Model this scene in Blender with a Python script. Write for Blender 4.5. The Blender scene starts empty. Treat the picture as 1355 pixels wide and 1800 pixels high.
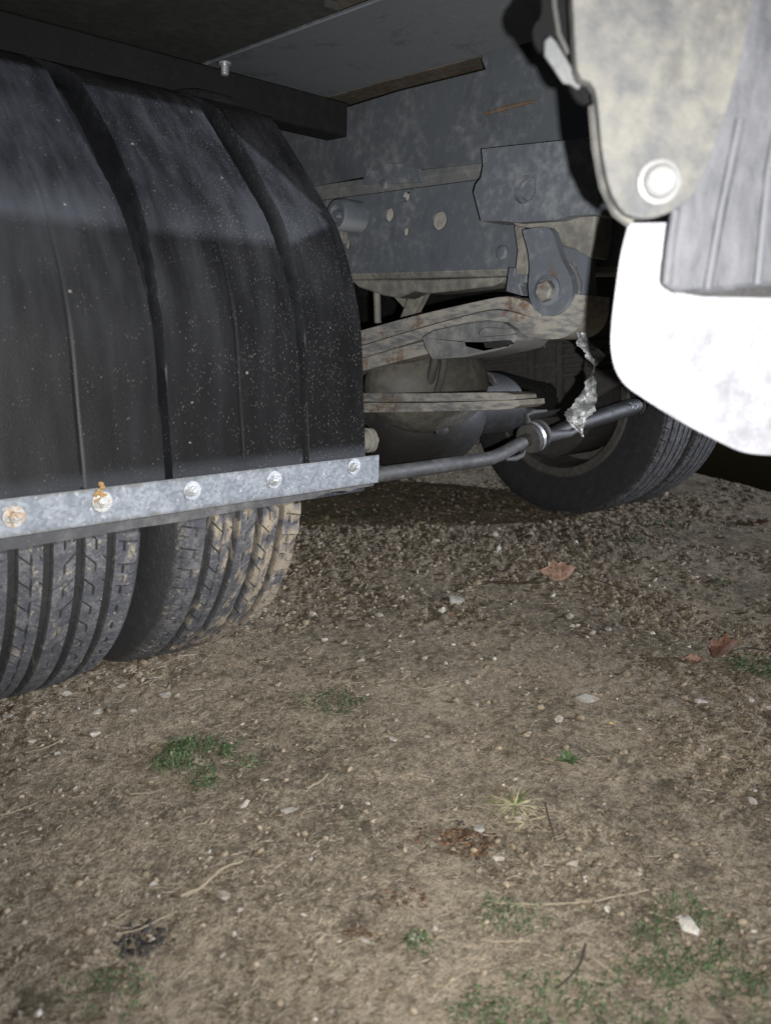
import bpy, bmesh, math, random
import numpy as np
from mathutils import Vector, Matrix
from mathutils.geometry import tessellate_polygon
sc = bpy.context.scene
COL = sc.collection
R = math.radians

# ------------------------------------------------------------------ camera
FPX, CAMH = 1450.0, 0.53
AZ, ROLL = R(46), R(1.74)
PITCH = math.atan((900 - 568.6) * math.cos(ROLL) / FPX)
CAM = Vector((0, 0, CAMH))
FH = Vector((math.cos(AZ), math.sin(AZ), 0)); RT = Vector((math.sin(AZ), -math.cos(AZ), 0)); ZZ = Vector((0, 0, 1))
FW = FH * math.cos(PITCH) - ZZ * math.sin(PITCH); UP = FH * math.sin(PITCH) + ZZ * math.cos(PITCH)
R2 = RT * math.cos(ROLL) + UP * math.sin(ROLL); U2 = UP * math.cos(ROLL) - RT * math.sin(ROLL)
cd = bpy.data.cameras.new('camera'); cam = bpy.data.objects.new('camera', cd); COL.objects.link(cam)
m = Matrix((R2, U2, -FW)).transposed().to_4x4(); m.translation = CAM
cam.matrix_world = m
cd.sensor_fit = 'VERTICAL'; cd.sensor_height = 24; cd.lens = 24 * FPX / 1800
cd.clip_start = 0.01; cd.clip_end = 500
cd.dof.use_dof = True; cd.dof.focus_distance = 1.35; cd.dof.aperture_fstop = 3.9
sc.camera = cam
# ------------------------------------------------------------------ light
SUN_EL = R(16)
w = bpy.data.worlds.new('World'); sc.world = w; w.use_nodes = True
nt = w.node_tree; sky = nt.nodes.new('ShaderNodeTexSky'); sky.sky_type = 'NISHITA'; sky.sun_disc = False
sun_from = RT * math.cos(SUN_EL) + ZZ * math.sin(SUN_EL)
sky.sun_elevation = SUN_EL; sky.sun_rotation = math.atan2(RT.x, RT.y)
nt.links.new(sky.outputs[0], nt.nodes['Background'].inputs[0]); nt.nodes['Background'].inputs[1].default_value = 0.006
sl = bpy.data.lights.new('sun', 'SUN'); sl.energy = 5.0; sl.angle = R(1.0); sl.color = (0.80, 0.86, 1.0)
so = bpy.data.objects.new('sun', sl); COL.objects.link(so); so.rotation_euler = sun_from.to_track_quat('Z', 'Y').to_euler()
# the photograph is lit by the lamp of the phone that took it, a few centimetres from its lens
fl = bpy.data.lights.new('torch', 'SPOT'); fl.energy = 102; fl.spot_size = R(108); fl.spot_blend = 1.0
fl.shadow_soft_size = 0.004; fl.color = (1.0, 0.985, 0.96)
fo = bpy.data.objects.new('torch', fl); COL.objects.link(fo); fo.location = CAM + R2 * 0.037 - U2 * 0.02
fo.rotation_euler = (-(FW + U2 * 0.12 + R2 * 0.08)).to_track_quat('Z', 'Y').to_euler()
sc.view_settings.view_transform = 'Standard'; sc.view_settings.look = 'None'
sc.view_settings.exposure = 0.0; sc.view_settings.gamma = 1; sc.view_settings.use_curve_mapping = False
sc.render.engine = 'CYCLES'
sc.cycles.max_bounces = 6; sc.cycles.use_denoising = True

# ------------------------------------------------------------------ helpers
def ray(x, y): return FW + R2 * ((x - 677.5) / FPX) - U2 * ((y - 900) / FPX)
def onp(x, y, n, v):
    d = ray(x, y); return CAM + d * ((v - CAM.dot(n)) / d.dot(n))
EX, EY = Vector((1, 0, 0)), Vector((0, 1, 0))
def onX(x, y, X): return onp(x, y, EX, X)
def onY(x, y, Y): return onp(x, y, EY, Y)
def onZ(x, y, Z): return onp(x, y, ZZ, Z)
def onD(x, y, d): return onp(x, y, FH, d)

def _h(ix, iy, s):
    n = (ix.astype(np.int64) * 374761393 + iy.astype(np.int64) * 668265263 + s * 974634777) & 0xFFFFFFFF
    n = ((n ^ (n >> 13)) * 1274126177) & 0xFFFFFFFF
    return ((n ^ (n >> 16)) & 0xFFFF) / 65535.0
def vn(x, y, s=0):
    x = np.asarray(x, float); y = np.asarray(y, float)
    ix, iy = np.floor(x), np.floor(y); fx, fy = x - ix, y - iy
    fx = fx * fx * fx * (fx * (fx * 6 - 15) + 10); fy = fy * fy * fy * (fy * (fy * 6 - 15) + 10)
    a, b, c, d = _h(ix, iy, s), _h(ix + 1, iy, s), _h(ix, iy + 1, s), _h(ix + 1, iy + 1, s)
    return (a + (b - a) * fx) * (1 - fy) + (c + (d - c) * fx) * fy
def fbm(x, y, s=0, o=4):
    t = 0; a = 0.5; c, sn = math.cos(.7), math.sin(.7)
    for k in range(o):
        t = t + a * vn(x, y, s + k * 17); x, y = (x * c - y * sn) * 2.03 + 5.1, (x * sn + y * c) * 2.03 - 3.7; a *= 0.5
    return t
def sstep(a, b, x):
    t = np.clip((x - a) / (b - a), 0, 1); return t * t * (3 - 2 * t)

def origin(o): return Vector((0, 0, 0)) if o is None else o.location + origin(o.parent)
def obj(name, me, m, parent=None, loc=None, smooth=30, bevel=0):
    """links a mesh given in world coordinates as one object; loc = its own origin (world)"""
    if loc is None: loc = origin(parent) if parent else Vector((0, 0, 0))
    loc = Vector(loc)
    me.transform(Matrix.Translation(-loc)); me.name = name
    o = bpy.data.objects.new(name, me); COL.objects.link(o)
    if parent: o.parent = parent; o.location = loc - origin(parent)
    else: o.location = loc
    if m is not None and not me.materials: me.materials.append(m)
    if smooth:
        me.polygons.foreach_set('use_smooth', [True] * len(me.polygons)); me.set_sharp_from_angle(angle=R(smooth))
    if bevel:
        b = o.modifiers.new('edge', 'BEVEL'); b.width = bevel; b.segments = 2; b.limit_method = 'ANGLE'; b.angle_limit = R(35)
    return o
def tag(o, label=None, cat=None, group=None, kind=None):
    if label: o['label'] = label
    if cat: o['category'] = cat
    if group: o['group'] = group
    if kind: o['kind'] = kind
    return o
def mesh(v, f):
    me = bpy.data.meshes.new('m'); me.from_pydata([tuple(a) for a in v], [], f); me.update(); return me
def npmesh(v, faces):
    """v (n,3), faces (m,k) arrays, all k equal"""
    me = bpy.data.meshes.new('m'); faces = np.asarray(faces, np.int32); k = faces.shape[1]
    me.vertices.add(len(v)); me.vertices.foreach_set('co', np.asarray(v, np.float32).ravel())
    me.loops.add(faces.size); me.loops.foreach_set('vertex_index', faces.ravel())
    me.polygons.add(len(faces)); me.polygons.foreach_set('loop_start', np.arange(0, faces.size, k, dtype=np.int32))
    me.update(calc_edges=True); return me
def grid_faces(n, m_, wrap=False):
    i, j = np.meshgrid(np.arange(n - 1), np.arange(m_ if wrap else m_ - 1), indexing='ij'); j2 = (j + 1) % m_
    return np.stack([i * m_ + j, (i + 1) * m_ + j, (i + 1) * m_ + j2, i * m_ + j2], -1).reshape(-1, 4)
class MB:
    def __init__(s): s.v = []; s.f = []
    def add(s, v, f):
        b = len(s.v); s.v += [Vector(a) for a in v]; s.f += [tuple(i + b for i in q) for q in f]; return s
    def box(s, a, b):
        x0, y0, z0 = a; x1, y1, z1 = b
        return s.add([(x, y, z) for z in (z0, z1) for y in (y0, y1) for x in (x0, x1)],
                     [(0, 2, 3, 1), (4, 5, 7, 6), (0, 1, 5, 4), (2, 6, 7, 3), (0, 4, 6, 2), (1, 3, 7, 5)])
    def plate(s, pts, off, holes=()):
        """flat outline (any winding) given thickness by the vector off, with real holes"""
        loops = [list(map(Vector, pts))] + [list(map(Vector, h)) for h in holes]
        allp = [p for l in loops for p in l]; off = Vector(off); n = len(allp)
        tri = tessellate_polygon(loops)
        f = []
        for t in tri:
            a, b, c = (allp[i] for i in t)
            if (b - a).cross(c - a).dot(off) > 0: t = (t[0], t[2], t[1])
            f.append(tuple(t)); f.append((t[0] + n, t[2] + n, t[1] + n))
        k = 0
        for li, l in enumerate(loops):
            nr = Vector((0, 0, 0))
            for i in range(len(l)): nr += l[i].cross(l[(i + 1) % len(l)])
            fl_ = (nr.dot(off) > 0) != (li > 0)
            for i in range(len(l)):
                a, b = k + i, k + (i + 1) % len(l)
                f.append((a, b, b + n, a + n) if fl_ else (b, a, a + n, b + n))
            k += len(l)
        return s.add(allp + [p + off for p in allp], f)
    def tube(s, path, rad, seg=12, cap=True, flat=1.0):
        path = [Vector(p) for p in path]; n = len(path)
        rad = rad if isinstance(rad, (list, tuple)) else [rad] * n
        t0 = (path[1] - path[0]).normalized(); u = t0.orthogonal().normalized(); vs = []
        for i, p in enumerate(path):
            t = (path[min(i + 1, n - 1)] - path[max(i - 1, 0)]).normalized()
            u = (u - t * u.dot(t)).normalized(); v = t.cross(u)
            for k in range(seg):
                a = 2 * math.pi * k / seg; vs.append(p + u * (math.cos(a) * rad[i]) + v * (math.sin(a) * rad[i] * flat))
        f = [(i * seg + k, i * seg + (k + 1) % seg, (i + 1) * seg + (k + 1) % seg, (i + 1) * seg + k) for i in range(n - 1) for k in range(seg)]
        if cap: f += [tuple(range(seg))[::-1], tuple((n - 1) * seg + k for k in range(seg))]
        return s.add(vs, f)
    def lathe(s, prof, c, ax, seg=32, cap=True):
        """prof = [(radius, distance along ax from c)]"""
        ax = Vector(ax).normalized(); u = ax.orthogonal().normalized(); v = ax.cross(u); c = Vector(c)
        vs = [c + ax * t + (u * math.cos(2 * math.pi * k / seg) + v * math.sin(2 * math.pi * k / seg)) * r for r, t in prof for k in range(seg)]
        n = len(prof)
        f = [(i * seg + k, i * seg + (k + 1) % seg, (i + 1) * seg + (k + 1) % seg, (i + 1) * seg + k) for i in range(n - 1) for k in range(seg)]
        if cap: f += [tuple(range(seg))[::-1], tuple((n - 1) * seg + k for k in range(seg))]
        return s.add(vs, f)
    def me(s): return mesh(s.v, s.f)
def circ(c, u, v, r, n=20, r2=None):
    r2 = r2 or r; return [Vector(c) + Vector(u) * (math.cos(2 * math.pi * k / n) * r) + Vector(v) * (math.sin(2 * math.pi * k / n) * r2) for k in range(n)]
def spline(pts, n):
    """Catmull-Rom through pts, n samples evenly spaced"""
    P = np.array([tuple(p) for p in pts], float); P = np.vstack([2 * P[0] - P[1], P, 2 * P[-1] - P[-2]]); out = []
    for i in range(1, len(P) - 2):
        for t in np.linspace(0, 1, 16, endpoint=False):
            a, b, c, d = P[i - 1], P[i], P[i + 1], P[i + 2]
            out.append(0.5 * (2 * b + (c - a) * t + (2 * a - 5 * b + 4 * c - d) * t * t + (3 * b - a - 3 * c + d) * t ** 3))
    out.append(P[-2]); out = np.array(out)
    L = np.concatenate([[0], np.cumsum(np.linalg.norm(np.diff(out, axis=0), axis=1))]); q = np.linspace(0, L[-1], n)
    return np.stack([np.interp(q, L, out[:, k]) for k in range(out.shape[1])], 1)
def px(n, v, *pts):
    return [onp(x, y, n, v) for x, y in pts]
rng = np.random.default_rng(7); random.seed(7)

# ------------------------------------------------------------------ materials
class N:
    """small node-tree writer"""
    def __init__(s, name):
        s.m = bpy.data.materials.new(name); s.m.use_nodes = True; s.t = s.m.node_tree; s.b = s.t.nodes['Principled BSDF']
        g = s.t.nodes.new('ShaderNodeNewGeometry'); s.pos = g.outputs['Position']; s.rand = g.outputs['Random Per Island']; s.nrm = g.outputs['Normal']
    def n(s, typ, **k):
        q = s.t.nodes.new(typ)
        for a, b in k.items(): setattr(q, a, b)
        return q
    def set(s, sock, v):
        if hasattr(v, 'is_output'): s.t.links.new(v, sock)
        elif isinstance(v, (tuple, list)): sock.default_value = (*v, 1) if len(sock.default_value) == 4 and len(v) == 3 else v
        else: sock.default_value = v
    def noise(s, scale, detail=4, rough=.55, vec=None, dist=0):
        q = s.n('ShaderNodeTexNoise'); s.set(q.inputs['Vector'], vec or s.pos); q.inputs['Scale'].default_value = scale
        q.inputs['Detail'].default_value = detail; q.inputs['Roughness'].default_value = rough; q.inputs['Distortion'].default_value = dist; return q.outputs['Fac']
    def voro(s, scale, out='Distance', vec=None):
        q = s.n('ShaderNodeTexVoronoi'); s.set(q.inputs['Vector'], vec or s.pos); q.inputs['Scale'].default_value = scale; return q.outputs[out]
    def ramp(s, v, a, b):
        q = s.n('ShaderNodeMapRange'); q.interpolation_type = 'SMOOTHSTEP'; s.set(q.inputs[0], v); q.inputs[1].default_value = a; q.inputs[2].default_value = b; return q.outputs[0]
    def math(s, op, a, b=0.):
        q = s.n('ShaderNodeMath', operation=op); s.set(q.inputs[0], a); s.set(q.inputs[1], b); return q.outputs[0]
    def mix(s, f, a, b):
        q = s.n('ShaderNodeMix', data_type='RGBA'); s.set(q.inputs[0], f); s.set(q.inputs[6], a); s.set(q.inputs[7], b); return q.outputs[2]
    def sep(s, v):
        q = s.n('ShaderNodeSeparateXYZ'); s.set(q.inputs[0], v); return q.outputs
    def scale(s, v):
        q = s.n('ShaderNodeMapping'); s.set(q.inputs[0], s.pos); q.inputs['Scale'].default_value = v; return q.outputs[0]
    def attr(s, name):
        q = s.n('ShaderNodeAttribute'); q.attribute_name = name; return q.outputs['Fac']
    def done(s, col, rough=.6, metal=0., bump=None, dist=.001, strength=1., spec=.5):
        s.set(s.b.inputs['Base Color'], col); s.set(s.b.inputs['Roughness'], rough); s.set(s.b.inputs['Metallic'], metal); s.b.inputs['Specular IOR Level'].default_value = spec
        if bump is not None:
            q = s.n('ShaderNodeBump'); s.set(q.inputs['Height'], bump); q.inputs['Distance'].default_value = dist; q.inputs['Strength'].default_value = strength
            s.t.links.new(q.outputs[0], s.b.inputs['Normal'])
        return s.m

def dusty(name, base, dust, dlo, dhi, rust=0.0, speck=0.0, rough=.6, metal=0., under=0.0, fine=420, bumpd=.0008, streak=None, spec=.5, rustcol=(.105, .055, .028)):
    a = N(name)
    v = a.scale(streak) if streak else a.pos
    n1 = a.noise(9, 6, .65, v); n2 = a.noise(60, 5, .6, v); n3 = a.noise(fine, 3, .6)
    d = a.math('ADD', a.math('MULTIPLY', n1, .5), a.math('MULTIPLY', n2, .5))
    f = a.ramp(d, dlo, dhi)
    if under:   # dust and dried splash sit on faces that look down towards the road
        nz = a.sep(a.nrm)[2]
        f = a.math('MAXIMUM', f, a.math('MULTIPLY', a.ramp(nz, -.1, -.7), under))
    col = a.mix(f, base, dust)
    col = a.mix(a.math('MULTIPLY', a.ramp(n3, .35, .75), .35), col, tuple(c * .55 for c in dust))
    sm = a.math('MULTIPLY', a.ramp(a.noise(30, 10, .8, dist=1.0), .60, .70), .32)
    col = a.mix(sm, col, tuple(c * 1.15 for c in dust))
    dk = a.math('MULTIPLY', a.ramp(a.noise(11, 8, .75, a.scale((1.2, .9, .6))), .46, .34), .5)
    col = a.mix(dk, col, tuple(c * .6 for c in base))
    if rust:
        r = a.math('MULTIPLY', a.ramp(a.noise(17, 5, .65), .72 - .22 * rust, .80 - .2 * rust), a.math('MULTIPLY', a.ramp(a.noise(110, 4), .36, .6), .8))
        col = a.mix(r, col, a.mix(a.noise(200, 3), tuple(c * .45 for c in rustcol), tuple(c * 1.5 for c in rustcol)))
    if speck:
        w_ = a.voro(420, vec=a.scale((1, 1.3, .6))); s1 = a.math('MULTIPLY', a.math('MULTIPLY', a.ramp(w_, .25, .1), .6), a.ramp(a.noise(26, 5, .7), .66 - .2 * speck, .76 - .2 * speck))
        w2 = a.voro(75, vec=a.scale((1, 1, 1.6))); s2 = a.math('MULTIPLY', a.math('MULTIPLY', a.ramp(w2, .09, .03), .7), a.ramp(a.noise(31, 2, vec=a.scale((1.3, 1.1, 1.7))), .5, .56))
        col = a.mix(a.math('MAXIMUM', s1, s2), col, tuple(min(.5, c * 1.5 + .05) for c in dust))
    h = a.math('ADD', a.math('MULTIPLY', n2, .8), a.math('MULTIPLY', n3, .5))
    return a.done(col, a.mix(f, (rough,) * 3, (.9,) * 3), metal, h, bumpd, spec=spec)

M = {}
M['paint'] = dusty('chassis paint', (.074, .084, .10), (.165, .174, .185), .47, .72, rust=.3, speck=.25, under=.8, rough=.6)
M['shoulder'] = dusty('dusty rail shoulder', (.082, .087, .092), (.155, .156, .15), .40, .66, rust=.4, speck=.2, under=.3, rough=.7)
M['plate'] = dusty('subframe paint', (.062, .07, .081), (.135, .144, .154), .46, .74, rust=.2, speck=.3, under=.5, rough=.6)
M['bracket'] = dusty('hanger paint', (.078, .089, .107), (.18, .19, .205), .45, .72, rust=.35, speck=.35, under=1., rough=.55)
M['spring'] = dusty('spring steel', (.09, .096, .105), (.235, .222, .198), .40, .58, streak=(1.3, .55, 2.2), rust=.85, speck=.2, under=.7, rough=.65)
M['clamp'] = dusty('clamp steel', (.075, .08, .085), (.18, .18, .175), .4, .66, rust=.15, speck=.3, under=.6)
M['dirt_metal'] = dusty('mud caked metal', (.10, .098, .091), (.205, .195, .172), .35, .62, rust=.3, speck=.2)
M['dark'] = dusty('black underbody', (.010, .010, .010), (.028, .027, .025), .45, .75, speck=.1, rough=.6)
M['black'] = dusty('black rubber', (.003, .003, .0033), (.006, .006, .006), .45, .75, rough=.9, spec=.15)
M['tank'] = dusty('grey underbody plastic', (.03, .029, .027), (.058, .054, .048), .42, .7, rough=.8)
M['diff'] = dusty('axle casing', (.008, .0075, .007), (.026, .024, .021), .5, .72, rough=.6)
M['axletop'] = dusty('dusty axle cover', (.045, .043, .037), (.09, .083, .069), .4, .65, rust=.2)
M['board'] = dusty('bed board', (.016, .017, .015), (.032, .033, .03), .4, .7, speck=.15, rough=.8)
M['deck'] = dusty('rusty deck sheet', (.08, .072, .06), (.15, .13, .10), .4, .66, rust=1.1)
M['beam'] = dusty('black cross beam', (.0045, .0045, .005), (.010, .010, .0105), .4, .75, speck=.05, rough=.7, spec=.3)
M['white'] = dusty('white bumper plastic', (.235, .235, .255), (.135, .135, .148), .40, .66, rough=.45, bumpd=.0003)
M['greyplastic'] = dusty('grey dirty plastic', (.036, .038, .042), (.112, .108, .095), .36, .64, rough=.6)
M['ribbed'] = dusty('ribbed dirty panel', (.034, .036, .042), (.105, .106, .116), .34, .66, streak=(1.6, 1.6, .5), rough=.55)
M['boltlight'] = dusty('bright bolt', (.16, .16, .16), (.11, .11, .105), .4, .7, rough=.4)
M['zinc'] = dusty('zinc bolt', (.5, .52, .54), (.35, .34, .32), .45, .7, rough=.35, metal=.7)
M['zincrust'] = dusty('rusty zinc bolt', (.5, .5, .48), (.33, .28, .2), .45, .7, rust=.9, rough=.4, metal=.6, rustcol=(.3, .16, .05))
M['lip'] = dusty('grey rubber lip', (.028, .028, .03), (.085, .082, .078), .42, .66, speck=.4, rough=.85)
M['arb'] = dusty('anti roll bar', (.035, .034, .034), (.085, .082, .077), .42, .7, rough=.6)
M['rim'] = dusty('wheel rim', (.05, .047, .043), (.095, .088, .075), .4, .65, rough=.7)
M['hose'] = dusty('rubber hose', (.035, .035, .035), (.08, .075, .07), .4, .65, rough=.7)
M['hole'] = dusty('dusty inner rail', (.26, .25, .225), (.36, .34, .30), .4, .6)

a = N('mudguard plastic')   # black plastic with road dust; the shade in the grooves is painted in
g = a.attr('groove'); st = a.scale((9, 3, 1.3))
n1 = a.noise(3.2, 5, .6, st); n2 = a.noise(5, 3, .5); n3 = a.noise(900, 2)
dust_shading = a.math('MULTIPLY', a.ramp(a.math('ADD', a.math('MULTIPLY', n1, .6), a.math('MULTIPLY', n2, .4)), .36, .7), a.math('SUBTRACT', 1.0, a.math('MULTIPLY', g, .9)))
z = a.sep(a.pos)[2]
dust_shading = a.math('MULTIPLY', dust_shading, a.math('ADD', .22, a.math('MULTIPLY', a.ramp(z, .40, .70), .78)))  # lighter towards the top: the sunlit upper patch painted into the dust tone
col = a.mix(dust_shading, (.0062, .0067, .008), (.034, .036, .0415))
v1 = a.voro(230); v2 = a.voro(75)
# splash specks: small elongated droplets
xg = a.sep(a.pos)[0]
sp = a.math('MULTIPLY', a.ramp(a.voro(330, vec=a.scale((1, 1, .55))), .30, .12), a.ramp(a.math('ADD', a.noise(42, 5, .75), a.math('MULTIPLY', a.ramp(xg, .35, .75), .13)), .50, .74))
sp2 = a.math('MULTIPLY', a.ramp(a.voro(120, vec=a.scale((1, 1, .6))), .10, .05), a.ramp(a.noise(60, 4, .7), .46, .56))
sp3 = a.math('MULTIPLY', a.ramp(a.voro(31), .075, .045), a.ramp(a.noise(90, 3), .5, .58))
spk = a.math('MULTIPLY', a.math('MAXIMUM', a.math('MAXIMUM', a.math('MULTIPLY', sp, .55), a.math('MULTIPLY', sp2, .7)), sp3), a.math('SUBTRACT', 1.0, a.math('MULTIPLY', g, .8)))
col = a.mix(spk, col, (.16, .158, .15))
M['guard'] = a.done(col, a.mix(dust_shading, (.5,) * 3, (.85,) * 3), 0, a.math('ADD', n3, a.math('MULTIPLY', spk, 2.0)), .0003, spec=.28)

a = N('galvanised strip')
pc = a.voro(260, 'Color'); pv = a.sep(pc)[0]
col = a.mix(a.ramp(a.math('ADD', a.math('MULTIPLY', pv, .3), a.math('MULTIPLY', a.noise(45, 5, .65), .8)), .3, .85), (.12, .132, .147), (.225, .24, .255))
col = a.mix(a.ramp(a.noise(130, 4), .62, .7), col, (.30, .30, .295))
x_, y_, z_ = a.sep(a.pos)
rs = a.math('MULTIPLY', a.ramp(a.noise(70, 4, vec=a.scale((1, 1, .4))), .68, .76), .5)
edge = a.math('MULTIPLY', a.ramp(a.math('ADD', a.math('ABSOLUTE', a.math('SUBTRACT', z_, .3235)), a.math('MULTIPLY', a.noise(60, 5, .7), .016)), .0225, .030), .75)
col = a.mix(edge, col, (.085, .08, .07))
col = a.mix(rs, col, (.32, .25, .15))
M['galv'] = a.done(col, a.mix(a.noise(40, 3), (.38,) * 3, (.62,) * 3), .35, a.noise(200, 4), .0004)

a = N('tyre rubber')
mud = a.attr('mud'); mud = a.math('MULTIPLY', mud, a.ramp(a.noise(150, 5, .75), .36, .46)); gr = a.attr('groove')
n1 = a.noise(45, 5, .65); n2 = a.noise(240, 4, .6)
d = a.ramp(a.math('ADD', a.math('MULTIPLY', n1, .55), a.math('MULTIPLY', n2, .45)), .42, .66)
col = a.mix(a.math('MULTIPLY', d, .8), (.032, .033, .038), (.105, .10, .097))
col = a.mix(a.math('MULTIPLY', a.ramp(a.noise(75, 5, .7), .60, .66), .8), col, (.19, .165, .12))
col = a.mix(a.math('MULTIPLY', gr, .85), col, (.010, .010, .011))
col = a.mix(mud, col, a.mix(n2, (.125, .10, .07), (.25, .21, .152)))
M['tyre'] = a.done(col, .85, 0, a.math('ADD', n1, a.math('MULTIPLY', n2, .8)), .0018)

def ground_mat(name):
    a = N(name); n0 = a.noise(2.2, 4, .6); n1 = a.noise(14, 6, .65); n2 = a.noise(95, 5, .7); n3 = a.noise(380, 3, .7)
    w1 = a.math('ADD', a.math('MULTIPLY', a.noise(120, 3), .012), 0.0); q = a.n('ShaderNodeVectorMath', operation='ADD')
    nv = a.n('ShaderNodeTexNoise'); a.set(nv.inputs['Vector'], a.pos); nv.inputs['Scale'].default_value = 60; nv.inputs['Detail'].default_value = 4
    sc_ = a.n('ShaderNodeVectorMath', operation='SCALE'); a.set(sc_.inputs[0], nv.outputs['Color']); sc_.inputs['Scale'].default_value = .012
    a.set(q.inputs[0], a.pos); a.set(q.inputs[1], sc_.outputs[0]); wp = q.outputs[0]
    c1 = a.sep(a.voro(150, 'Color', wp))[0]; c2 = a.sep(a.voro(380, 'Color', wp))[0]
    f = a.math('ADD', a.math('ADD', a.math('MULTIPLY', n0, .34), a.math('MULTIPLY', n1, .28)), a.math('MULTIPLY', n2, .22))
    f = a.math('ADD', f, a.math('ADD', a.math('MULTIPLY', c1, .10), a.math('MULTIPLY', c2, .10)))
    col = a.mix(a.ramp(f, .36, .64), (.08, .064, .043), (.30, .247, .175))
    col = a.mix(a.math('MULTIPLY', a.ramp(n3, .55, .70), .6), col, (.36, .32, .255))
    col = a.mix(a.math('MULTIPLY', a.ramp(n3, .45, .33), .65), col, (.05, .041, .03))
    col = a.mix(a.math('MULTIPLY', a.ramp(a.noise(24, 6, .7, a.scale((1.1, .9, 1))), .52, .66), .62), col, (.062, .048, .033))
    col = a.mix(a.math('MULTIPLY', a.ramp(a.noise(6, 4, .6, a.scale((1.1, .9, 1))), .6, .7), .25), col, (.07, .08, .04))
    return a.done(col, .95, 0, a.math('ADD', a.math('MULTIPLY', n2, 1.2), n3), .004, spec=.2)
M['ground'] = ground_mat('bare earth')
def islands(name, c0, c1, rough=.9, scale=160, spec=.3):
    a = N(name); n = a.noise(scale, 4)
    col = a.mix(a.rand, c0, c1); col = a.mix(a.math('MULTIPLY', a.ramp(n, .4, .65), .5), col, tuple(x * .55 for x in c0))
    return a.done(col, rough, 0, n, .001, spec=spec)
M['crumb'] = islands('soil crumbs', (.095, .074, .05), (.25, .20, .142))
M['gravel'] = islands('gravel', (.12, .10, .075), (.44, .405, .35))
M['straw'] = islands('dry straw', (.17, .14, .095), (.40, .35, .27), .8)
M['weed'] = islands('green weed', (.026, .044, .018), (.085, .122, .05), .7)
M['palegrass'] = islands('pale grass', (.26, .225, .13), (.44, .40, .28), .7)
M['greengrass'] = islands('grass blade', (.06, .10, .02), (.16, .2, .05), .6)
M['rot'] = islands('rotten leaf crumbs', (.035, .021, .012), (.125, .066, .034))
M['bark'] = islands('charred bark', (.014, .012, .011), (.05, .043, .037))
M['twig'] = islands('dark twig', (.03, .022, .015), (.055, .04, .028))
def stone_mat(name, c):
    a = N(name); n = a.noise(90, 5, .65); q = a.n('ShaderNodeObjectInfo')
    col = a.mix(a.ramp(n, .35, .7), tuple(x * .6 for x in c), c); col = a.mix(a.math('MULTIPLY', q.outputs['Random'], .45), col, tuple(x * .45 for x in c))
    dz = a.math('MULTIPLY', a.ramp(a.noise(28, 4), .5, .62), .7)
    return a.done(a.mix(dz, col, (.19, .155, .11)), .9, 0, n, .0025, spec=.25)
M['stone'] = stone_mat('pale stone', (.36, .33, .285)); M['white_stone'] = stone_mat('white stone', (.46, .435, .39))
def leaf_mat(name, c0, c1):
    a = N(name); n = a.noise(60, 5, .65); f = a.attr('vein')
    col = a.mix(a.ramp(n, .35, .68), c0, c1); col = a.mix(a.math('MULTIPLY', f, .6), col, tuple(x * 1.6 for x in c1))
    col = a.mix(a.math('MULTIPLY', a.ramp(a.noise(110, 5, .7), .54, .66), .8), col, tuple(x * .28 for x in c0))
    return a.done(col, .8, 0, a.noise(150, 4), .0025)
M['leaf_tan'] = leaf_mat('tan leaf', (.14, .078, .05), (.27, .168, .118))
M['leaf_brown'] = leaf_mat('brown leaf', (.065, .03, .017), (.15, .07, .04))
a = N('crumpled plastic'); n = a.noise(70, 5, .6)
M['foil'] = a.done(a.mix(a.ramp(n, .4, .62), (.10, .105, .11), (.34, .35, .36)), .3, .15, a.noise(130, 4), .003)
M['tape'] = dusty('grey tape', (.06, .063, .066), (.10, .10, .098), .4, .65, rough=.5)
#--TRUCK--
# ------------------------------------------------------------------ ground height
def gz(X, Y):
    X = np.asarray(X, float); Y = np.asarray(Y, float)
    rough = sstep(.36, .62, fbm(X * 2.6 + 3, Y * 2.6, 5, 3))
    z = .020 * (fbm(X * 1.7, Y * 1.7, 1, 3) - .44) + .011 * (fbm(X * 7, Y * 7, 2, 3) - .44)
    c = fbm(X * 26, Y * 26, 3, 3) - .42; z = z + (.004 + .010 * rough) * np.abs(c) * 1.6
    z = z + (.003 + .012 * rough) * (fbm(X * 70, Y * 70, 4, 3) - .44) - (.002 + .005 * rough) * np.abs(fbm(X * 120, Y * 120, 8, 3) - .44)
    z = z + (.001 + .0035 * rough) * (vn(X * 230, Y * 230, 9) - .5)
    # soil pressed up in front of the near tyres
    z = z + .003 * np.exp(-((Y - 1.12) / .09) ** 2) * sstep(.2, .3, X) * sstep(.86, .7, X)
    # ground drop added beyond the truck's far side, so the unlit distance stays black
    e = (X - 2.98) * .894 - (Y - 1.3) * .447
    z = z - np.where(e > 0, e * .34 + .02 * sstep(0, .1, e), 0)
    return z
def gp(x, y):
    p = onZ(x, y, 0.0)
    for _ in range(4): p = onZ(x, y, float(gz(p.x, p.y)))
    return p

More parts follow.
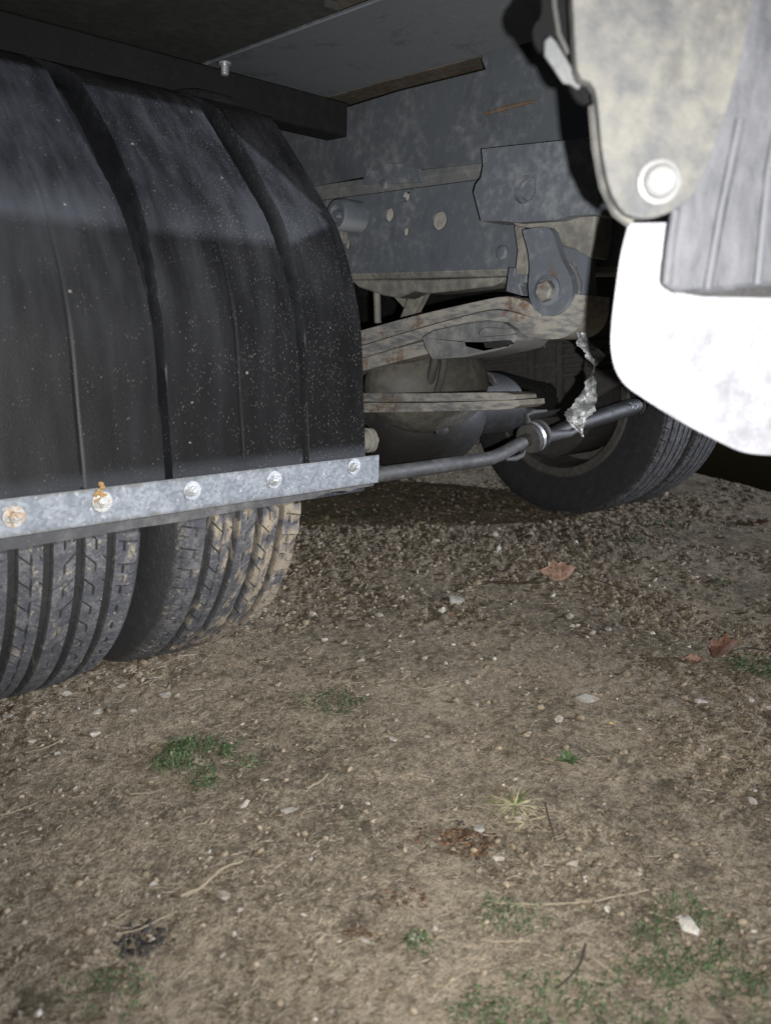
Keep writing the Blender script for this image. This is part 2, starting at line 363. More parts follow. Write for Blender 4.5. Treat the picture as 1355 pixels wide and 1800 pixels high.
def axis(lo, hi, step):
    o = [lo]
    while o[-1] < hi: o.append(o[-1] + step(o[-1]))
    return np.array(o)
far = np.array([.05, .12, .25, .5, 1, 2, 4, 8, 16, 30, 60])
va = axis(.34, 4.2, lambda v: max(.002, .0034 * v)); va = np.concatenate([va[0] - far[::-1], va, va[-1] + far])
ua = axis(-1.5, 2.1, lambda u: .0031 + .006 * max(0, abs(u) - .5)); ua = np.concatenate([ua[0] - far[::-1], ua, ua[-1] + far])
V, Uu = np.meshgrid(va, ua, indexing='ij')
GX = Uu * RT.x + V * FH.x; GY = Uu * RT.y + V * FH.y
gv = np.stack([GX, GY, gz(GX, GY)], -1).reshape(-1, 3)
gf = grid_faces(len(va), len(ua))
ground = obj('ground', npmesh(gv, gf[:, ::-1]), M['ground'], smooth=0); tag(ground, kind='structure')
ground.data.polygons.foreach_set('use_smooth', [True] * len(ground.data.polygons))

# ------------------------------------------------------------------ truck
truck = bpy.data.objects.new('truck', None); COL.objects.link(truck); truck.location = (1.49, 1.27, 0); truck.empty_display_size = .3
tag(truck, 'dirty truck seen from beneath, with black ribbed mudguard, rusty leaf springs and twin rear tyres', 'truck')
def part(name, mb, m, parent=truck, **k):
    return obj(name, mb.me() if isinstance(mb, MB) else mb, M[m], parent, **k)
def PX(X, *p): return px(EX, X, *p)
def PY(Y, *p): return px(EY, Y, *p)

# chassis rail: web with real holes, flanges, inner liner
X0 = 1.137; ZB, ZT = .613, .800
def onrail(x, y): return onX(x, y, X0)
HP = []
for (x, y, rx, ry) in [(684, 378, 9, 12), (772, 388, 14, 16), (716, 345, 6, 9), (712, 408, 6, 8), (610, 430, 6, 9)]:
    c = onrail(x, y); k = (c - CAM).dot(FW) / FPX; HP.append((c.y, c.z, rx * k * 1.35, ry * k))
def holed_web(y0, y1, z0, z1, columns, th):
    """a vertical web in the plane X0 with real round holes, built of cells"""
    mb = MB(); yc = y0
    def rect(a0, a1, b0, b1): mb.add([(X0, a0, b0), (X0, a1, b0), (X0, a1, b1), (X0, a0, b1)], [(0, 1, 2, 3)])
    for col in sorted(columns, key=lambda c: c[0][0]):
        hw = max(q[2] for q in col) * 1.5; cy = sum(q[0] for q in col) / len(col)
        rect(yc, cy - hw, z0, z1); zc = z0
        for (hy, hz, ry, rz) in sorted(col, key=lambda q: q[1]):
            hh = rz * 1.4; rect(cy - hw, cy + hw, zc, hz - hh); zc = hz + hh; n = 24
            A = [2 * math.pi * q / n for q in range(n)]
            ci = [(X0, cy + math.cos(t) * ry, hz + math.sin(t) * rz) for t in A]
            sq = [(X0, cy + math.cos(t) / max(abs(math.cos(t)), abs(math.sin(t))) * hw, hz + math.sin(t) / max(abs(math.cos(t)), abs(math.sin(t))) * hh) for t in A]
            inn = [(X0 + th, y, z) for _, y, z in ci]
            mb.add(ci + sq + inn, [(q, (q + 1) % n, n + (q + 1) % n, n + q) for q in range(n)] + [(q, 2 * n + q, 2 * n + (q + 1) % n, (q + 1) % n) for q in range(n)])
        rect(cy - hw, cy + hw, zc, z1); yc = cy + hw
    rect(yc, y1, z0, z1)
    return mb
mb = holed_web(.36, 3.2, ZB + .012, ZT - .028, [[HP[0]], [HP[1]], [HP[2], HP[3]], [HP[4]]], .006)
rail = part('chassis_rail', mb, 'paint')
mb = MB()   # sloping dusty shoulder and the flanges
sec = [(X0, ZT - .028), (X0 - .010, ZT - .014), (X0 - .010, ZT), (X0 + .06, ZT), (X0 + .06, ZT - .006), (X0 + .006, ZT - .022)]
def extr(mb, sec, y0, y1):
    n = len(sec); mb.add([(x, y, z) for y in (y0, y1) for x, z in sec], [(i, (i + 1) % n, n + (i + 1) % n, n + i) for i in range(n)] + [tuple(range(n))[::-1], tuple(range(n, 2 * n))])
extr(mb, sec, .36, 3.2)
part('top_flange', mb, 'shoulder', rail, bevel=.002)
mb = MB(); extr(mb, [(X0, ZB + .012), (X0 + .006, ZB + .002), (X0 + .012, ZB), (X0 + .065, ZB), (X0 + .065, ZB + .006), (X0 + .006, ZB + .014)], .36, 3.2)
part('bottom_flange', mb, 'dirt_metal', rail, bevel=.002)
mb = MB().box((X0 + .028, .38, ZB + .02), (X0 + .034, 3.1, ZT - .03)); part('inner_liner', mb, 'hole', rail)
# dried mud and bracket edges along the flange underside
mb = MB()
mb.plate(PX(X0 + .008, (615, 492), (760, 491), (885, 487), (880, 497), (865, 503), (800, 511), (752, 516), (728, 512), (700, 524), (672, 519), (630, 505)), (.05, 0, 0))
part('flange_bracket', mb, 'dirt_metal', rail, bevel=.003)
def bolt_mesh(c, ax, r, h=.6, hexa=True, washer=1.5, stud=.45):
    mb = MB(); mb.lathe([(r * washer, 0), (r * washer, r * .18)], c, ax, 20)
    mb.lathe([(r, r * .18), (r, r * (.18 + h)), (r * .86, r * (.3 + h))], c, ax, 6 if hexa else 16)
    if stud: mb.lathe([(r * stud, r * (.3 + h)), (r * stud, r * (.75 + h)), (r * stud * .7, r * (.85 + h))], c, ax, 10)
    return mb
c = onX(596, 377, X0 - .05)   # round bump stop on the web
mb = MB(); mb.lathe([(.030, 0), (.030, .05), (.026, .058), (.018, .058), (.017, .046), (.008, .046), (.007, .06), (0.001, .06)], (X0, c.y, c.z), (-1, 0, 0), 28)
part('bump_stop', mb, 'bracket', rail)
c = onrail(606, 412); mb = MB().box((X0 - .02, c.y - .012, c.z - .02), (X0, c.y + .012, c.z + .03)); part('bump_stop_foot', mb, 'dirt_metal', rail, bevel=.003)
for x, y, r in ((684, 326, .009), (884, 444, .012)):
    c = onrail(x, y); part('rivet', MB().lathe([(r, 0), (r, .004), (r * .7, .008), (.001, .009)], (X0 - (.009 if y < 400 else 0), c.y, c.z), (-1, 0, 0), 18), 'paint', rail)
# bracket lug standing up from the rail behind the subframe plate
part('upright_lug', MB().plate(PX(X0 - .012, (636, 325), (640, 306), (650, 298), (668, 295), (676, 285), (706, 284), (736, 296), (742, 320)), (.008, 0, 0)), 'paint', rail, bevel=.001)

# subframe plate
XS = 1.121
mb = MB().plate(PX(XS, (420, 350), (545, 328), (644, 309), (648, 300), (667, 296), (675, 287), (704, 287), (736, 298), (845, 286), (1010, 247), (1160, 205), (1160, -90), (941, 22), (862, 40), (858, 84), (848, 90), (846, 105), (853, 122), (700, 160), (592, 194), (420, 236)), (.007, 0, 0))
sub = part('subframe_plate', mb, 'plate', bevel=.001)
part('rear_shade_beam', MB().box((.86, .16, .645), (1.95, .22, .925)), 'dark', bevel=.01)  # out-of-view beam, added and sized to throw the shade band on the mudguard
part('weld_seam', MB().tube([onX(x, y, XS) for x, y in ((850, 200), (872, 195), (900, 187), (940, 178))], [.0025, .0045, .004, .002], 8), 'deck', sub)
part('weld_seam', MB().tube([onX(x, y, XS) for x, y in ((862, 41), (890, 36), (915, 35), (941, 22))], [.001, .0016, .0014, .001], 6), 'paint', sub)

# floor sill above the slot: underside sheet, sloping lip, recessed web
ZF = .960
mb = MB()
y0, y1 = .72, 3.2
extr(mb, [(.850, ZF + .006), (.850, ZF), (1.035, ZF), (1.078, ZF - .015), (1.083, ZF - .015), (1.083, ZF - .002), (1.04, ZF + .008)], y0, y1)
sill = part('floor_sill', mb, 'plate', bevel=.002)
part('sill_web', MB().box((1.140, .99, .966), (1.15, 3.2, 1.01)), 'deck', sill)
part('bed_floor', MB().plate([(-.1, 1.07, ZF + .003), (.38, 1.02, ZF + .003), (.70, 1.005, ZF + .003), (.74, .98, ZF + .003), (.765, .995, ZF + .003), (.80, .98, ZF + .003), (.82, 1.005, ZF + .003), (.846, 1.0, ZF + .003), (.846, 3.2, ZF + .003), (-.1, 3.2, ZF + .003)], (0, 0, .012)), 'board', bevel=.0015)
part('bed_deck', MB().box((-.12, .70, ZF + .022), (2.75, 3.3, ZF + .05)), 'deck')
part('floor_sill', MB().box((1.86, .72, ZF - .02), (2.1, 3.2, ZF + .02)), 'dark')
part('chassis_rail', MB().box((1.80, .08, ZB), (1.86, 3.2, ZF - .03)), 'dark', bevel=.004)

# cross beam (angle section) over the mudguard
mb = MB(); mb.add([(x, y, z) for x in (-.2, 1.126) for y, z in ((1.30, .940), (1.30, .879), (1.36, .879), (1.36, .940))], [(0, 1, 5, 4), (1, 2, 6, 5), (2, 3, 7, 6), (3, 0, 4, 7), (0, 3, 2, 1), (4, 5, 6, 7)])
beam = part('cross_beam', mb, 'beam', bevel=.003)
part('beam_flange', MB().box((-.2, 1.262, .874), (.92, 1.299, .878)), 'beam', beam)
c = onY(388, 124, 1.298)
mb = bolt_mesh((c.x, 1.31, ZF - .001), (0, 0, -1), .0001); mb = MB().lathe([(.0065, 0), (.0065, .016), (.005, .018)], (c.x, 1.285, c.z + .008), (0, 0, -1), 12); mb.lathe([(.011, -.002), (.011, .002)], (c.x, 1.285, c.z + .008), (0, 0, -1), 14)
part('bolt', mb, 'zinc', beam)
part('spacer', MB().plate(PY(1.27, (262, 168), (296, 181), (304, 177), (270, 165)), (0, .02, 0)), 'paint', beam)

# ------------------------------------------------------------------ mudguard
prof = [(.874, .29), (.874, .345)] + [(onX(x, y, .80).y, onX(x, y, .80).z) for x, y in ((639, 700), (632, 560), (600, 420), (560, 340), (500, 240), (470, 205), (400, 185))] + [(1.34, .872), (1.5, .85), (1.61, .77), (1.66, .62), (1.67, .4)]
P = spline(prof, 190)
tang = np.gradient(P, axis=0); tang /= np.linalg.norm(tang, axis=1)[:, None]; nrm = np.stack([-tang[:, 1], tang[:, 0]], 1)   # outward (towards -Y / up)
Lg = np.concatenate([[0], np.cumsum(np.linalg.norm(np.diff(P, axis=0), axis=1))])
xs = np.linspace(.17, .80, 421)
S_, XX = np.meshgrid(Lg, xs, indexing='ij')
dep = np.zeros_like(XX); gro = np.zeros_like(XX)
def groove(xc, wid, depth, shade=1.0):
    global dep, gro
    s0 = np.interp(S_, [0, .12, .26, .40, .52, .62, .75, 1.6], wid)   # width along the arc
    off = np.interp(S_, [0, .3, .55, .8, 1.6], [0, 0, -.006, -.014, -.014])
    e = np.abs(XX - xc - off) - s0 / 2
    k = 1 - sstep(-.0016, .0016, e); dep = np.maximum(dep, depth * k); gro = np.maximum(gro, k * shade)  # recess colour darkened to paint its shade
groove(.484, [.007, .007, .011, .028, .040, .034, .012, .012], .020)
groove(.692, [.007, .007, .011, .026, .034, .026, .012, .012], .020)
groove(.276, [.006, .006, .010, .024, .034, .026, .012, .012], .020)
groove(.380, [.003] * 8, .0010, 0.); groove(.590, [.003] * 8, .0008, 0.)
dep += .0035 * np.clip((XX - .59) / .1, 0, 1) * 0
wob = .0035 * (fbm(XX * 7, S_ * 3, 31, 3) - .44) + .0012 * (fbm(XX * 40, S_ * 12, 33, 2) - .4)
tab = sstep(.728, .742, XX) * sstep(.70, .72, S_)
hd = wob - dep + .012 * tab
GYm = P[:, 0][:, None] + nrm[:, 0][:, None] * hd * 1; GZm = P[:, 1][:, None] + nrm[:, 1][:, None] * hd
front = np.stack([XX, GYm, GZm], -1); th = .004
back = front - np.stack([np.zeros_like(XX), np.broadcast_to(nrm[:, 0][:, None], XX.shape), np.broadcast_to(nrm[:, 1][:, None], XX.shape)], -1) * th
n, k = XX.shape; ff = grid_faces(n, k)
gvv = np.concatenate([front.reshape(-1, 3), back.reshape(-1, 3)]); nb = n * k
i = np.arange(n - 1); j = np.arange(k - 1)
er = np.stack([i * k + k - 1, (i + 1) * k + k - 1, (i + 1) * k + k - 1 + nb, i * k + k - 1 + nb], 1)
el = np.stack([i * k, i * k + nb, (i + 1) * k + nb, (i + 1) * k], 1)
eb = np.stack([j, j + 1, j + 1 + nb, j + nb], 1)
me = npmesh(gvv, np.concatenate([ff, ff[:, ::-1] + nb, er, el, eb]))
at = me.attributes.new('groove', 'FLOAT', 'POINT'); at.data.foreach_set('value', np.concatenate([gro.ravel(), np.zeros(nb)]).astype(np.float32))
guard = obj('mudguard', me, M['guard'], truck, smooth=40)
# galvanised strip with five bolts, and the rubber lip below
ZS0, ZS1 = .303, .344
mb = MB().box((.17, .8605, ZS0), (.815, .8635, ZS1)); strip = part('galvanised_strip', mb, 'galv', guard, bevel=.0006)
for q, (x, y) in enumerate(((25, 908), (180, 882), (338, 862), (482, 843), (622, 820))):
    c = onY(x, y, .8605); part('bolt', bolt_mesh(c, (0, -1, 0), .0066, .55, True, 1.75, .5), 'zincrust' if q in (0, 1) else 'zinc', guard)
c = onY(180, 870, .8600)
mb = MB()
for q in range(26):
    t = q / 26; p = Vector((c.x + random.gauss(0, .0035) - .001, .8594, c.z + .012 - t * .024 + random.gauss(0, .002))); r_ = random.uniform(.0012, .003)
    mb.lathe([(.0003, -r_ * .5), (r_, 0), (.0003, r_ * .7)], p, (random.uniform(-.4, .4), -1, random.uniform(-.4, .4)), 6, False)
a = N('rust crust'); M['rustcrust'] = a.done(a.mix(a.noise(300, 4), (.13, .07, .025), (.33, .2, .08)), .9, 0, a.noise(400, 3), .001)
part('rust_crust', mb, 'rustcrust', guard)
xl = np.linspace(.17, .812, 90); zl = .287 + .007 * (xl - .17) / .64 + .003 * (fbm(xl * 12, xl * 0, 3, 3) - .4) + np.where(xl > .70, .004 * sstep(.70, .715, xl), 0) - .003 * np.exp(-((xl - .765) / .01) ** 2)
lv = [(x, .866 + .002 * vn(np.array(x * 20), np.array(0), 2), z) for x, z in zip(xl, zl)] + [(x, .868, .342) for x in xl]
lv2 = [(x, y + .005, z) for x, y, z in lv]; nl = len(xl); fs = []
for q in range(nl - 1):
    fs += [(q, q + 1, nl + q + 1, nl + q), (2 * nl + q + 1, 2 * nl + q, 3 * nl + q, 3 * nl + q + 1), (q + 1, q, 2 * nl + q, 2 * nl + q + 1)]
fs += [(nl - 1, 3 * nl - 1, 4 * nl - 1, 2 * nl - 1)]
obj('rubber_lip', mesh(lv + lv2, fs), M['lip'], guard, smooth=40)
c = onX(658, 775, .86)
mb = MB().lathe([(.016, -.05), (.016, .012), (.019, .014), (.019, .022), (.013, .025), (.007, .025), (.007, .032), (.001, .032)], (c.x - .02, c.y + .012, c.z), (1, -.12, 0), 22)
part('mudguard_stay', mb, 'dirt_metal')

# ------------------------------------------------------------------ wheels
TR = .35
def tyre_mesh(cx, mudw=None, seed=0, out=1):
    W = .0925; gs = (-.056, -.0185, .0185, .056); gh = .0045
    ws = [-W, -W + .002]; ribs = [(-W, gs[0])] + [(gs[q], gs[q + 1]) for q in range(3)] + [(gs[3], W)]
    w_ = []
    for q, (a0, b0) in enumerate(ribs):
        a1 = a0 + (gh if q else 0); b1 = b0 - (gh if q < 4 else 0); mid = (a1 + b1) / 2
        w_ += [(a1, 0, q), (a1 + .0014, 1, q)] + [(x, 1, q) for x in np.linspace(a1 + .005, mid - .0016, 3)] + [(mid - .0006, 1, q), (mid + .0006, 1, q), (mid + .0016, 1, q)] + [(x, 1, q) for x in np.linspace(mid + .005, b1 - .0014, 3)] + [(b1, 0, q)]
    NP = 64; ph = np.array([0, .05, .07, .13, .15, .5, .52, .57, .59]); na = NP * len(ph)
    th0 = ((np.arange(NP)[:, None] + ph[None]) * (2 * math.pi / NP)).ravel(); phi = np.tile(np.arange(len(ph)), NP)
    rows = []
    side = [(.148, .215, 0), (.10, .228, 0), (.100, .245, 0), (.106, .275, 0), (.107, .30, 0), (.104, .32, 0), (.099, .334, 0)]
    def addrow(w, r, g, m=None): rows.append((w, r, g, m if m is not None else np.zeros(na)))
    for sw, sr, _ in side[1:]:
        addrow(np.full(na, -sw), np.full(na, sr), np.full(na, .93))
    for w, top, q in w_:
        crown = TR - .007 * (w / W) ** 2 - (.003 if abs(w) > W - .002 else 0)
        r = np.full(na, crown); g = np.zeros(na)
        shear = (w * 9.0 if q in (1, 2, 3) else w * 2.0) * (1 if q != 2 else -1)
        a1 = ribs[q][0]; b1 = ribs[q][1]; f = (w - a1) / (b1 - a1)
        sip = np.zeros(na, bool)
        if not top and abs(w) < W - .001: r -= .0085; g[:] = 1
        else:
            sip = np.zeros(na, bool)
            if q in (0, 4):
                out_ = f < .62 if q == 0 else f > .38
                if out_: sip |= np.isin(phi, (2, 3))
                if (f < .25 if q == 0 else f > .75): sip |= np.isin(phi, (6, 7))
            else:
                if (f < .48) == (q != 2): sip |= np.isin(phi, (2, 3))
                if f > .8: sip |= np.isin(phi, (6, 7))
            midl = abs(f - .5) < .03
            if midl: sip |= np.isin(phi, (3, 4, 5) if q != 1 else (0, 1, 2, 3, 4))
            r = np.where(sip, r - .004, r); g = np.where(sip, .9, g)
        th = th0 + shear * .35
        m_ = np.zeros(na)
        arc = th * TR
        if mudw:
            nz = fbm(arc * 55 + seed, np.full(na, w) * 60 + 3, 41, 5); bias = mudw(w, th)
            m_ = sstep(.50, .525, nz + bias); hgt = TR - .007 * (w / W) ** 2 + .0002 + .008 * np.maximum(0, fbm(arc * 90, np.full(na, w) * 90, 43, 3) - .3)
            m_ = m_ * (1 if (top or abs(w) > W - .003) else .3); m_ = np.where(sip, m_ * .3, m_) if (top or abs(w) > W - .001) else m_
            r = np.where(m_ > .02, r + (np.maximum(hgt, r) - r) * m_, r); g = g * (1 - m_)
        else: r = r + .0008 * (fbm(arc * 50 + seed, np.full(na, w) * 50, 44, 2) - .4)
        rows.append((np.full(na, w), r, g, m_, th))
    for sw, sr, _ in side[:0:-1]:
        addrow(np.full(na, sw), np.full(na, sr), np.full(na, .93))
    vs = []; gg = []; mm = []
    for row in rows:
        w, r, g, m_ = row[:4]; th = row[4] if len(row) > 4 else th0
        vs.append(np.stack([cx + w, 1.27 - r * np.cos(th), TR - r * np.sin(th)], -1)); gg.append(g); mm.append(m_)
    v = np.concatenate(vs)
    me = npmesh(v, grid_faces(len(rows), na, True)[:, ::-1])
    me.attributes.new('groove', 'FLOAT', 'POINT').data.foreach_set('value', np.concatenate(gg).astype(np.float32))
    me.attributes.new('mud', 'FLOAT', 'POINT').data.foreach_set('value', np.concatenate(mm).astype(np.float32))
    return me
def wheel(cx, dish, mudw, seed):
    """rim as the part, tyre as its sub-part; dish = direction the rim centre opens to"""
    mb = MB(); d = dish
    mb.lathe([(.232, -.10 * d), (.226, -.104 * d), (.205, -.098 * d), (.198, -.06 * d), (.19, .05 * d), (.17, .055 * d), (.09, .045 * d), (.085, .03 * d), (.04, .03 * d)], (cx, 1.27, TR), (1, 0, 0), 64, False)
    mb.lathe([(.232, .10 * d), (.226, .104 * d), (.205, .098 * d), (.198, .06 * d), (.19, .05 * d)], (cx, 1.27, TR), (1, 0, 0), 64, False)
    rim = part('wheel', mb, 'rim'); rim.data.materials[0].use_backface_culling = False
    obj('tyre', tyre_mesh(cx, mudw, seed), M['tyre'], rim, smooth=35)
    return rim
inner_mud = lambda w, th: np.clip((w - .005) * 2.8, -.32, .16) + .07 * np.sin(np.clip(th, 0, 1.6)) - .05
slight = lambda w, th: np.full(np.shape(th), -.24)
w1 = wheel(.3925, 1, slight, 3); w2 = wheel(.6375, -1, inner_mud, 11)
w3 = wheel(.3925, 1, slight, 23); w4 = wheel(.6375, -1, slight, 31)
def settle(rim, x_from, x_to, sx, y, rad):
    """moves a wheel to its place on the axle; its size follows the radius"""
    k = rad / TR; T = Matrix.Translation((x_to - 1.49, y - 1.27, rad)) @ Matrix.Diagonal((sx, k, k, 1)) @ Matrix.Translation((1.49 - x_from, 0, -TR))
    for o in [rim] + list(rim.children): o.data.transform(T)
settle(w1, .3925, .362, 1, 1.205, .318); settle(w2, .6375, .607, 1, 1.205, .318)
settle(w3, .3925, 2.07, .86, 1.36, .335); settle(w4, .6375, 2.262, .86, 1.36, .335)
mb = MB().lathe([(.06, 1.90), (.15, 1.91), (.16, 1.92), (.16, 2.09), (.155, 2.10)], (0, 1.36, .335), (1, 0, 0), 40); part('brake_drum', mb, 'tank')
# axle, casing
mb = MB().lathe([(.045, .72), (.045, 1.15), (.075, 1.3), (.075, 1.6), (.048, 1.75), (.048, 1.98)], (0, 1.27, TR), (1, 0, 0), 28); axle = part('axle', mb, 'dark')
c = onY(735, 722, 1.25)
def ellip(c, r, seg=40, rings=22):
    v = [(c[0] + r[0] * math.sin(math.pi * q / rings) * math.cos(2 * math.pi * k / seg), c[1] + r[1] * math.sin(math.pi * q / rings) * math.sin(2 * math.pi * k / seg), c[2] + r[2] * math.cos(math.pi * q / rings)) for q in range(1, rings) for k in range(seg)]
    f = [(q * seg + k, q * seg + (k + 1) % seg, (q + 1) * seg + (k + 1) % seg, (q + 1) * seg + k) for q in range(rings - 2) for k in range(seg)]
    v += [(c[0], c[1], c[2] + r[2]), (c[0], c[1], c[2] - r[2])]; t = len(v)
    f += [(t - 2, (k + 1) % seg, k) for k in range(seg)] + [(t - 1, (rings - 2) * seg + k, (rings - 2) * seg + (k + 1) % seg) for k in range(seg)]
    return mesh(v, [q[::-1] for q in f])
part('differential', ellip((c.x, c.y + .02, c.z), (.155, .17, .135)), 'diff', axle)
part('drain_plug', MB().lathe([(.016, 0), (.016, .012), (.012, .014)], (c.x - .07, c.y - .128, c.z - .02), (-.4, -1, 0), 6), 'diff', axle)
c = onY(752, 676, 1.16); part('axle_cover', ellip((c.x, c.y, c.z), (.15, .10, .098)), 'axletop', axle)

# ------------------------------------------------------------------ leaf spring, hanger
XL = 1.07
def leaf(up, lo, x0=XL, wd=.055, m='spring', name='spring_leaf', bev=.0018):
    u = spline([(x, y) for x, y in up], 26); l = spline([(x, y) for x, y in lo], 26)
    return part(name, MB().plate([onX(x, y, x0) for x, y in u] + [onX(x, y, x0) for x, y in l[::-1]], (wd, 0, 0)), m, bevel=bev)
leaf([(560, 601), (636, 580), (740, 552), (850, 527), (892, 521), (925, 530), (948, 548)], [(560, 626), (636, 606), (740, 575), (850, 546), (892, 545), (925, 556), (952, 566)])
eye = [(560, 628), (636, 608), (740, 577), (850, 548), (892, 547), (930, 557), (950, 557), (966, 548), (975, 532), (978, 517), (1000, 516), (1028, 519)]
low = [(560, 649), (636, 629), (740, 597), (850, 570), (888, 573), (915, 586), (940, 594), (975, 596), (1000, 589), (1018, 573), (1026, 550), (1028, 520)]
part('spring_leaf', MB().plate([onX(x, y, XL - .008) for x, y in spline(eye, 60)] + [onX(x, y, XL - .008) for x, y in spline(low, 60)[::-1]], (.066, 0, 0)), 'spring', bevel=.003)
leaf([(560, 651), (636, 631), (700, 612), (800, 586)], [(560, 671), (636, 652), (700, 635), (800, 610)], XL + .001)
leaf([(560, 692), (640, 691), (760, 691), (880, 690), (903, 694)], [(560, 706), (640, 706), (760, 706), (880, 704), (905, 702)], XL + .002, .06)
leaf([(560, 709), (640, 708), (760, 708), (890, 704), (913, 703)], [(560, 726), (640, 725), (760, 723), (890, 719), (914, 712)], XL - .004, .066)
cl = part('spring_clamp', MB().plate(PX(1.045, (740, 592), (760, 580), (820, 567), (855, 563), (882, 566), (903, 580), (907, 596), (893, 610), (868, 617), (815, 628), (758, 632), (746, 612)), (.09, 0, 0)), 'clamp', bevel=.006)
part('clamp_fin', MB().plate(PX(1.034, (842, 580), (852, 575), (898, 577), (905, 583), (900, 588), (848, 592), (840, 588)), (.014, 0, 0)), 'clamp', cl, bevel=.002)
part('clamp_fin', MB().plate(PX(1.036, (848, 601), (892, 598), (896, 604), (870, 612), (852, 611)), (.012, 0, 0)), 'dark', cl, bevel=.001)
# strut, rods and hoses behind
part('strut', MB().plate(PX(1.22, (702, 560), (732, 488), (760, 486), (726, 553), (712, 566)), (.02, 0, 0)), 'dirt_metal', bevel=.002)
part('strut', MB().plate(PX(1.25, (690, 520), (702, 516), (735, 552), (728, 562)), (.02, 0, 0)), 'dirt_metal', bevel=.002)
part('rod', MB().tube([onX(662, 505, 1.24), onX(664, 568, 1.24)], .0075, 12), 'dirt_metal')
part('brake_hose', MB().tube([onX(x, y, 1.15) for x, y in ((764, 600), (764, 635), (757, 665), (744, 692))], .0085, 12), 'tank')
part('brake_hose', MB().tube([onX(x, y, 1.16) for x, y in ((781, 600), (780, 640), (775, 668), (767, 692))], .007, 12), 'tank')
part('brake_hose', MB().tube([onX(x, y, 1.5) for x, y in ((835, 642), (850, 655), (862, 662), (870, 676))], .006, 10), 'hose')

hb = part('hanger_bracket', MB().plate(PX(1.06, (846, 262), (930, 253), (1008, 245), (1062, 238), (1064, 300), (1056, 325), (1051, 352), (1044, 376), (1000, 379), (978, 386), (905, 391), (880, 388), (845, 389), (838, 360), (832, 338), (836, 324), (845, 312), (849, 290)), (.062, 0, 0), [circ(onX(921, 333, 1.06), EY, ZZ, .0205, 28)]), 'bracket', bevel=.004)
c = onX(921, 333, 1.06)
part('hole_plug', MB().lathe([(.0205, 0), (.0205, .004), (.015, .005), (.014, .0), (.008, -.001), (.0005, -.001)], (1.074, c.y, c.z), (-1, 0, 0), 24), 'bracket', hb)
part('bracket_foot', MB().plate(PX(1.085, (896, 388), (1046, 374), (1044, 420), (1036, 455), (1010, 440), (985, 432), (965, 415), (940, 402), (905, 398)), (.05, 0, 0)), 'dirt_metal', hb, bevel=.004)
part('bracket_web', MB().plate(PX(1.105, (902, 396), (915, 392), (926, 420), (930, 460), (927, 490), (913, 492), (904, 478), (908, 440)), (.03, 0, 0)), 'dirt_metal', hb, bevel=.003)
part('clip', MB().plate(PX(1.10, (890, 494), (893, 470), (905, 470), (905, 482), (925, 482), (925, 496), (912, 500), (918, 520), (888, 512)), (.03, 0, 0)), 'paint', hb, bevel=.002)
ar = part('spring_shackle', MB().plate([onX(x, y, 1.052) for x, y in spline([(918, 404), (950, 399), (966, 402), (976, 425), (984, 452), (999, 480), (1005, 505), (1000, 528), (984, 548), (962, 556), (944, 548), (931, 528), (928, 500), (930, 470), (927, 440), (918, 410)], 44)][:-1], (.016, 0, 0)), 'bracket', bevel=.003)
c = onX(963, 511, 1.052)
part('washer', MB().lathe([(.0225, 0), (.0225, .004), (.017, .006), (.0165, .002), (.001, .002)], c, (-1, 0, 0), 28), 'bracket', ar)
part('bolt', MB().lathe([(.0155, 0), (.0155, .013), (.012, .016), (.004, .017), (.001, .016)], c + Vector((-.002, -.002, -.001)), (-1, 0, 0), 6), 'spring', ar)
part('shackle_plate', MB().plate([onX(x, y, 1.095) for x, y in spline([(978, 435), (1000, 432), (1034, 442), (1036, 480), (1036, 530), (1000, 530), (1002, 500), (992, 465), (978, 436)], 30)][:-1], (.016, 0, 0)), 'bracket', bevel=.004)
part('bush_sleeve', MB().tube([onX(x, y, 1.085) for x, y in ((988, 455), (1003, 475), (1012, 500), (1012, 525))], [.006, .009, .009, .007], 10), 'spring', ar)

# anti-roll bar
YA = 1.08
mb = MB().tube([onY(x, y, YA) for x, y in spline([(560, 850), (655, 836), (780, 818), (850, 808), (876, 800), (900, 787), (936, 768)], 30)], .0145, 16)
arb = part('anti_roll_bar', mb, 'arb')
p0, p1 = onY(930, 771, YA), onY(960, 755, YA); ax = (p1 - p0).normalized()
part('bushing', MB().lathe([(.017, -.006), (.032, -.004), (.034, .004), (.034, .016), (.029, .022), (.029, .026), (.034, .028), (.032, .038), (.018, .040)], p0, ax, 28), 'hose', arb)
part('bushing_bracket', MB().lathe([(.0352, .006), (.0352, .015)], p0, ax, 28, False), 'zinc', arb)
part('bracket_tail', MB().tube([onY(x, y, YA - .01) for x, y in ((928, 742), (925, 730), (935, 724), (960, 722))], [.006, .005, .005, .003], 8), 'arb', arb)
part('bracket_tail', MB().tube([onY(x, y, YA - .01) for x, y in ((890, 808), (905, 806), (918, 800), (922, 792))], [.003, .006, .005, .003], 8), 'arb', arb)
part('bar_neck', MB().tube([onY(x, y, YA) for x, y in ((952, 768), (1000, 762), (1020, 752))], [.016, .009, .007], 12), 'arb', arb)
mb = MB().tube([onY(x, y, YA + .02) for x, y in ((960, 768), (1000, 750), (1060, 731), (1095, 720), (1118, 713), (1128, 711), (1134, 711))], [.016, .019, .021, .022, .022, .018, .006], 16)
arm = part('torque_arm', mb, 'diff')
part('arm_cap', MB().lathe([(.021, 0), (.019, .006), (.012, .011), (.001, .013)], onY(1121, 713, YA + .017), onY(1134, 711, YA + .02) - onY(1118, 713, YA + .02), 20), 'dirt_metal', arm)
for q in (0, 7):
    part('chevron_mark', MB().tube([onY(x + q, y, YA - .003) for x, y in ((1106, 708), (1113, 713), (1108, 720))], .0012, 5), 'zinc', arm)

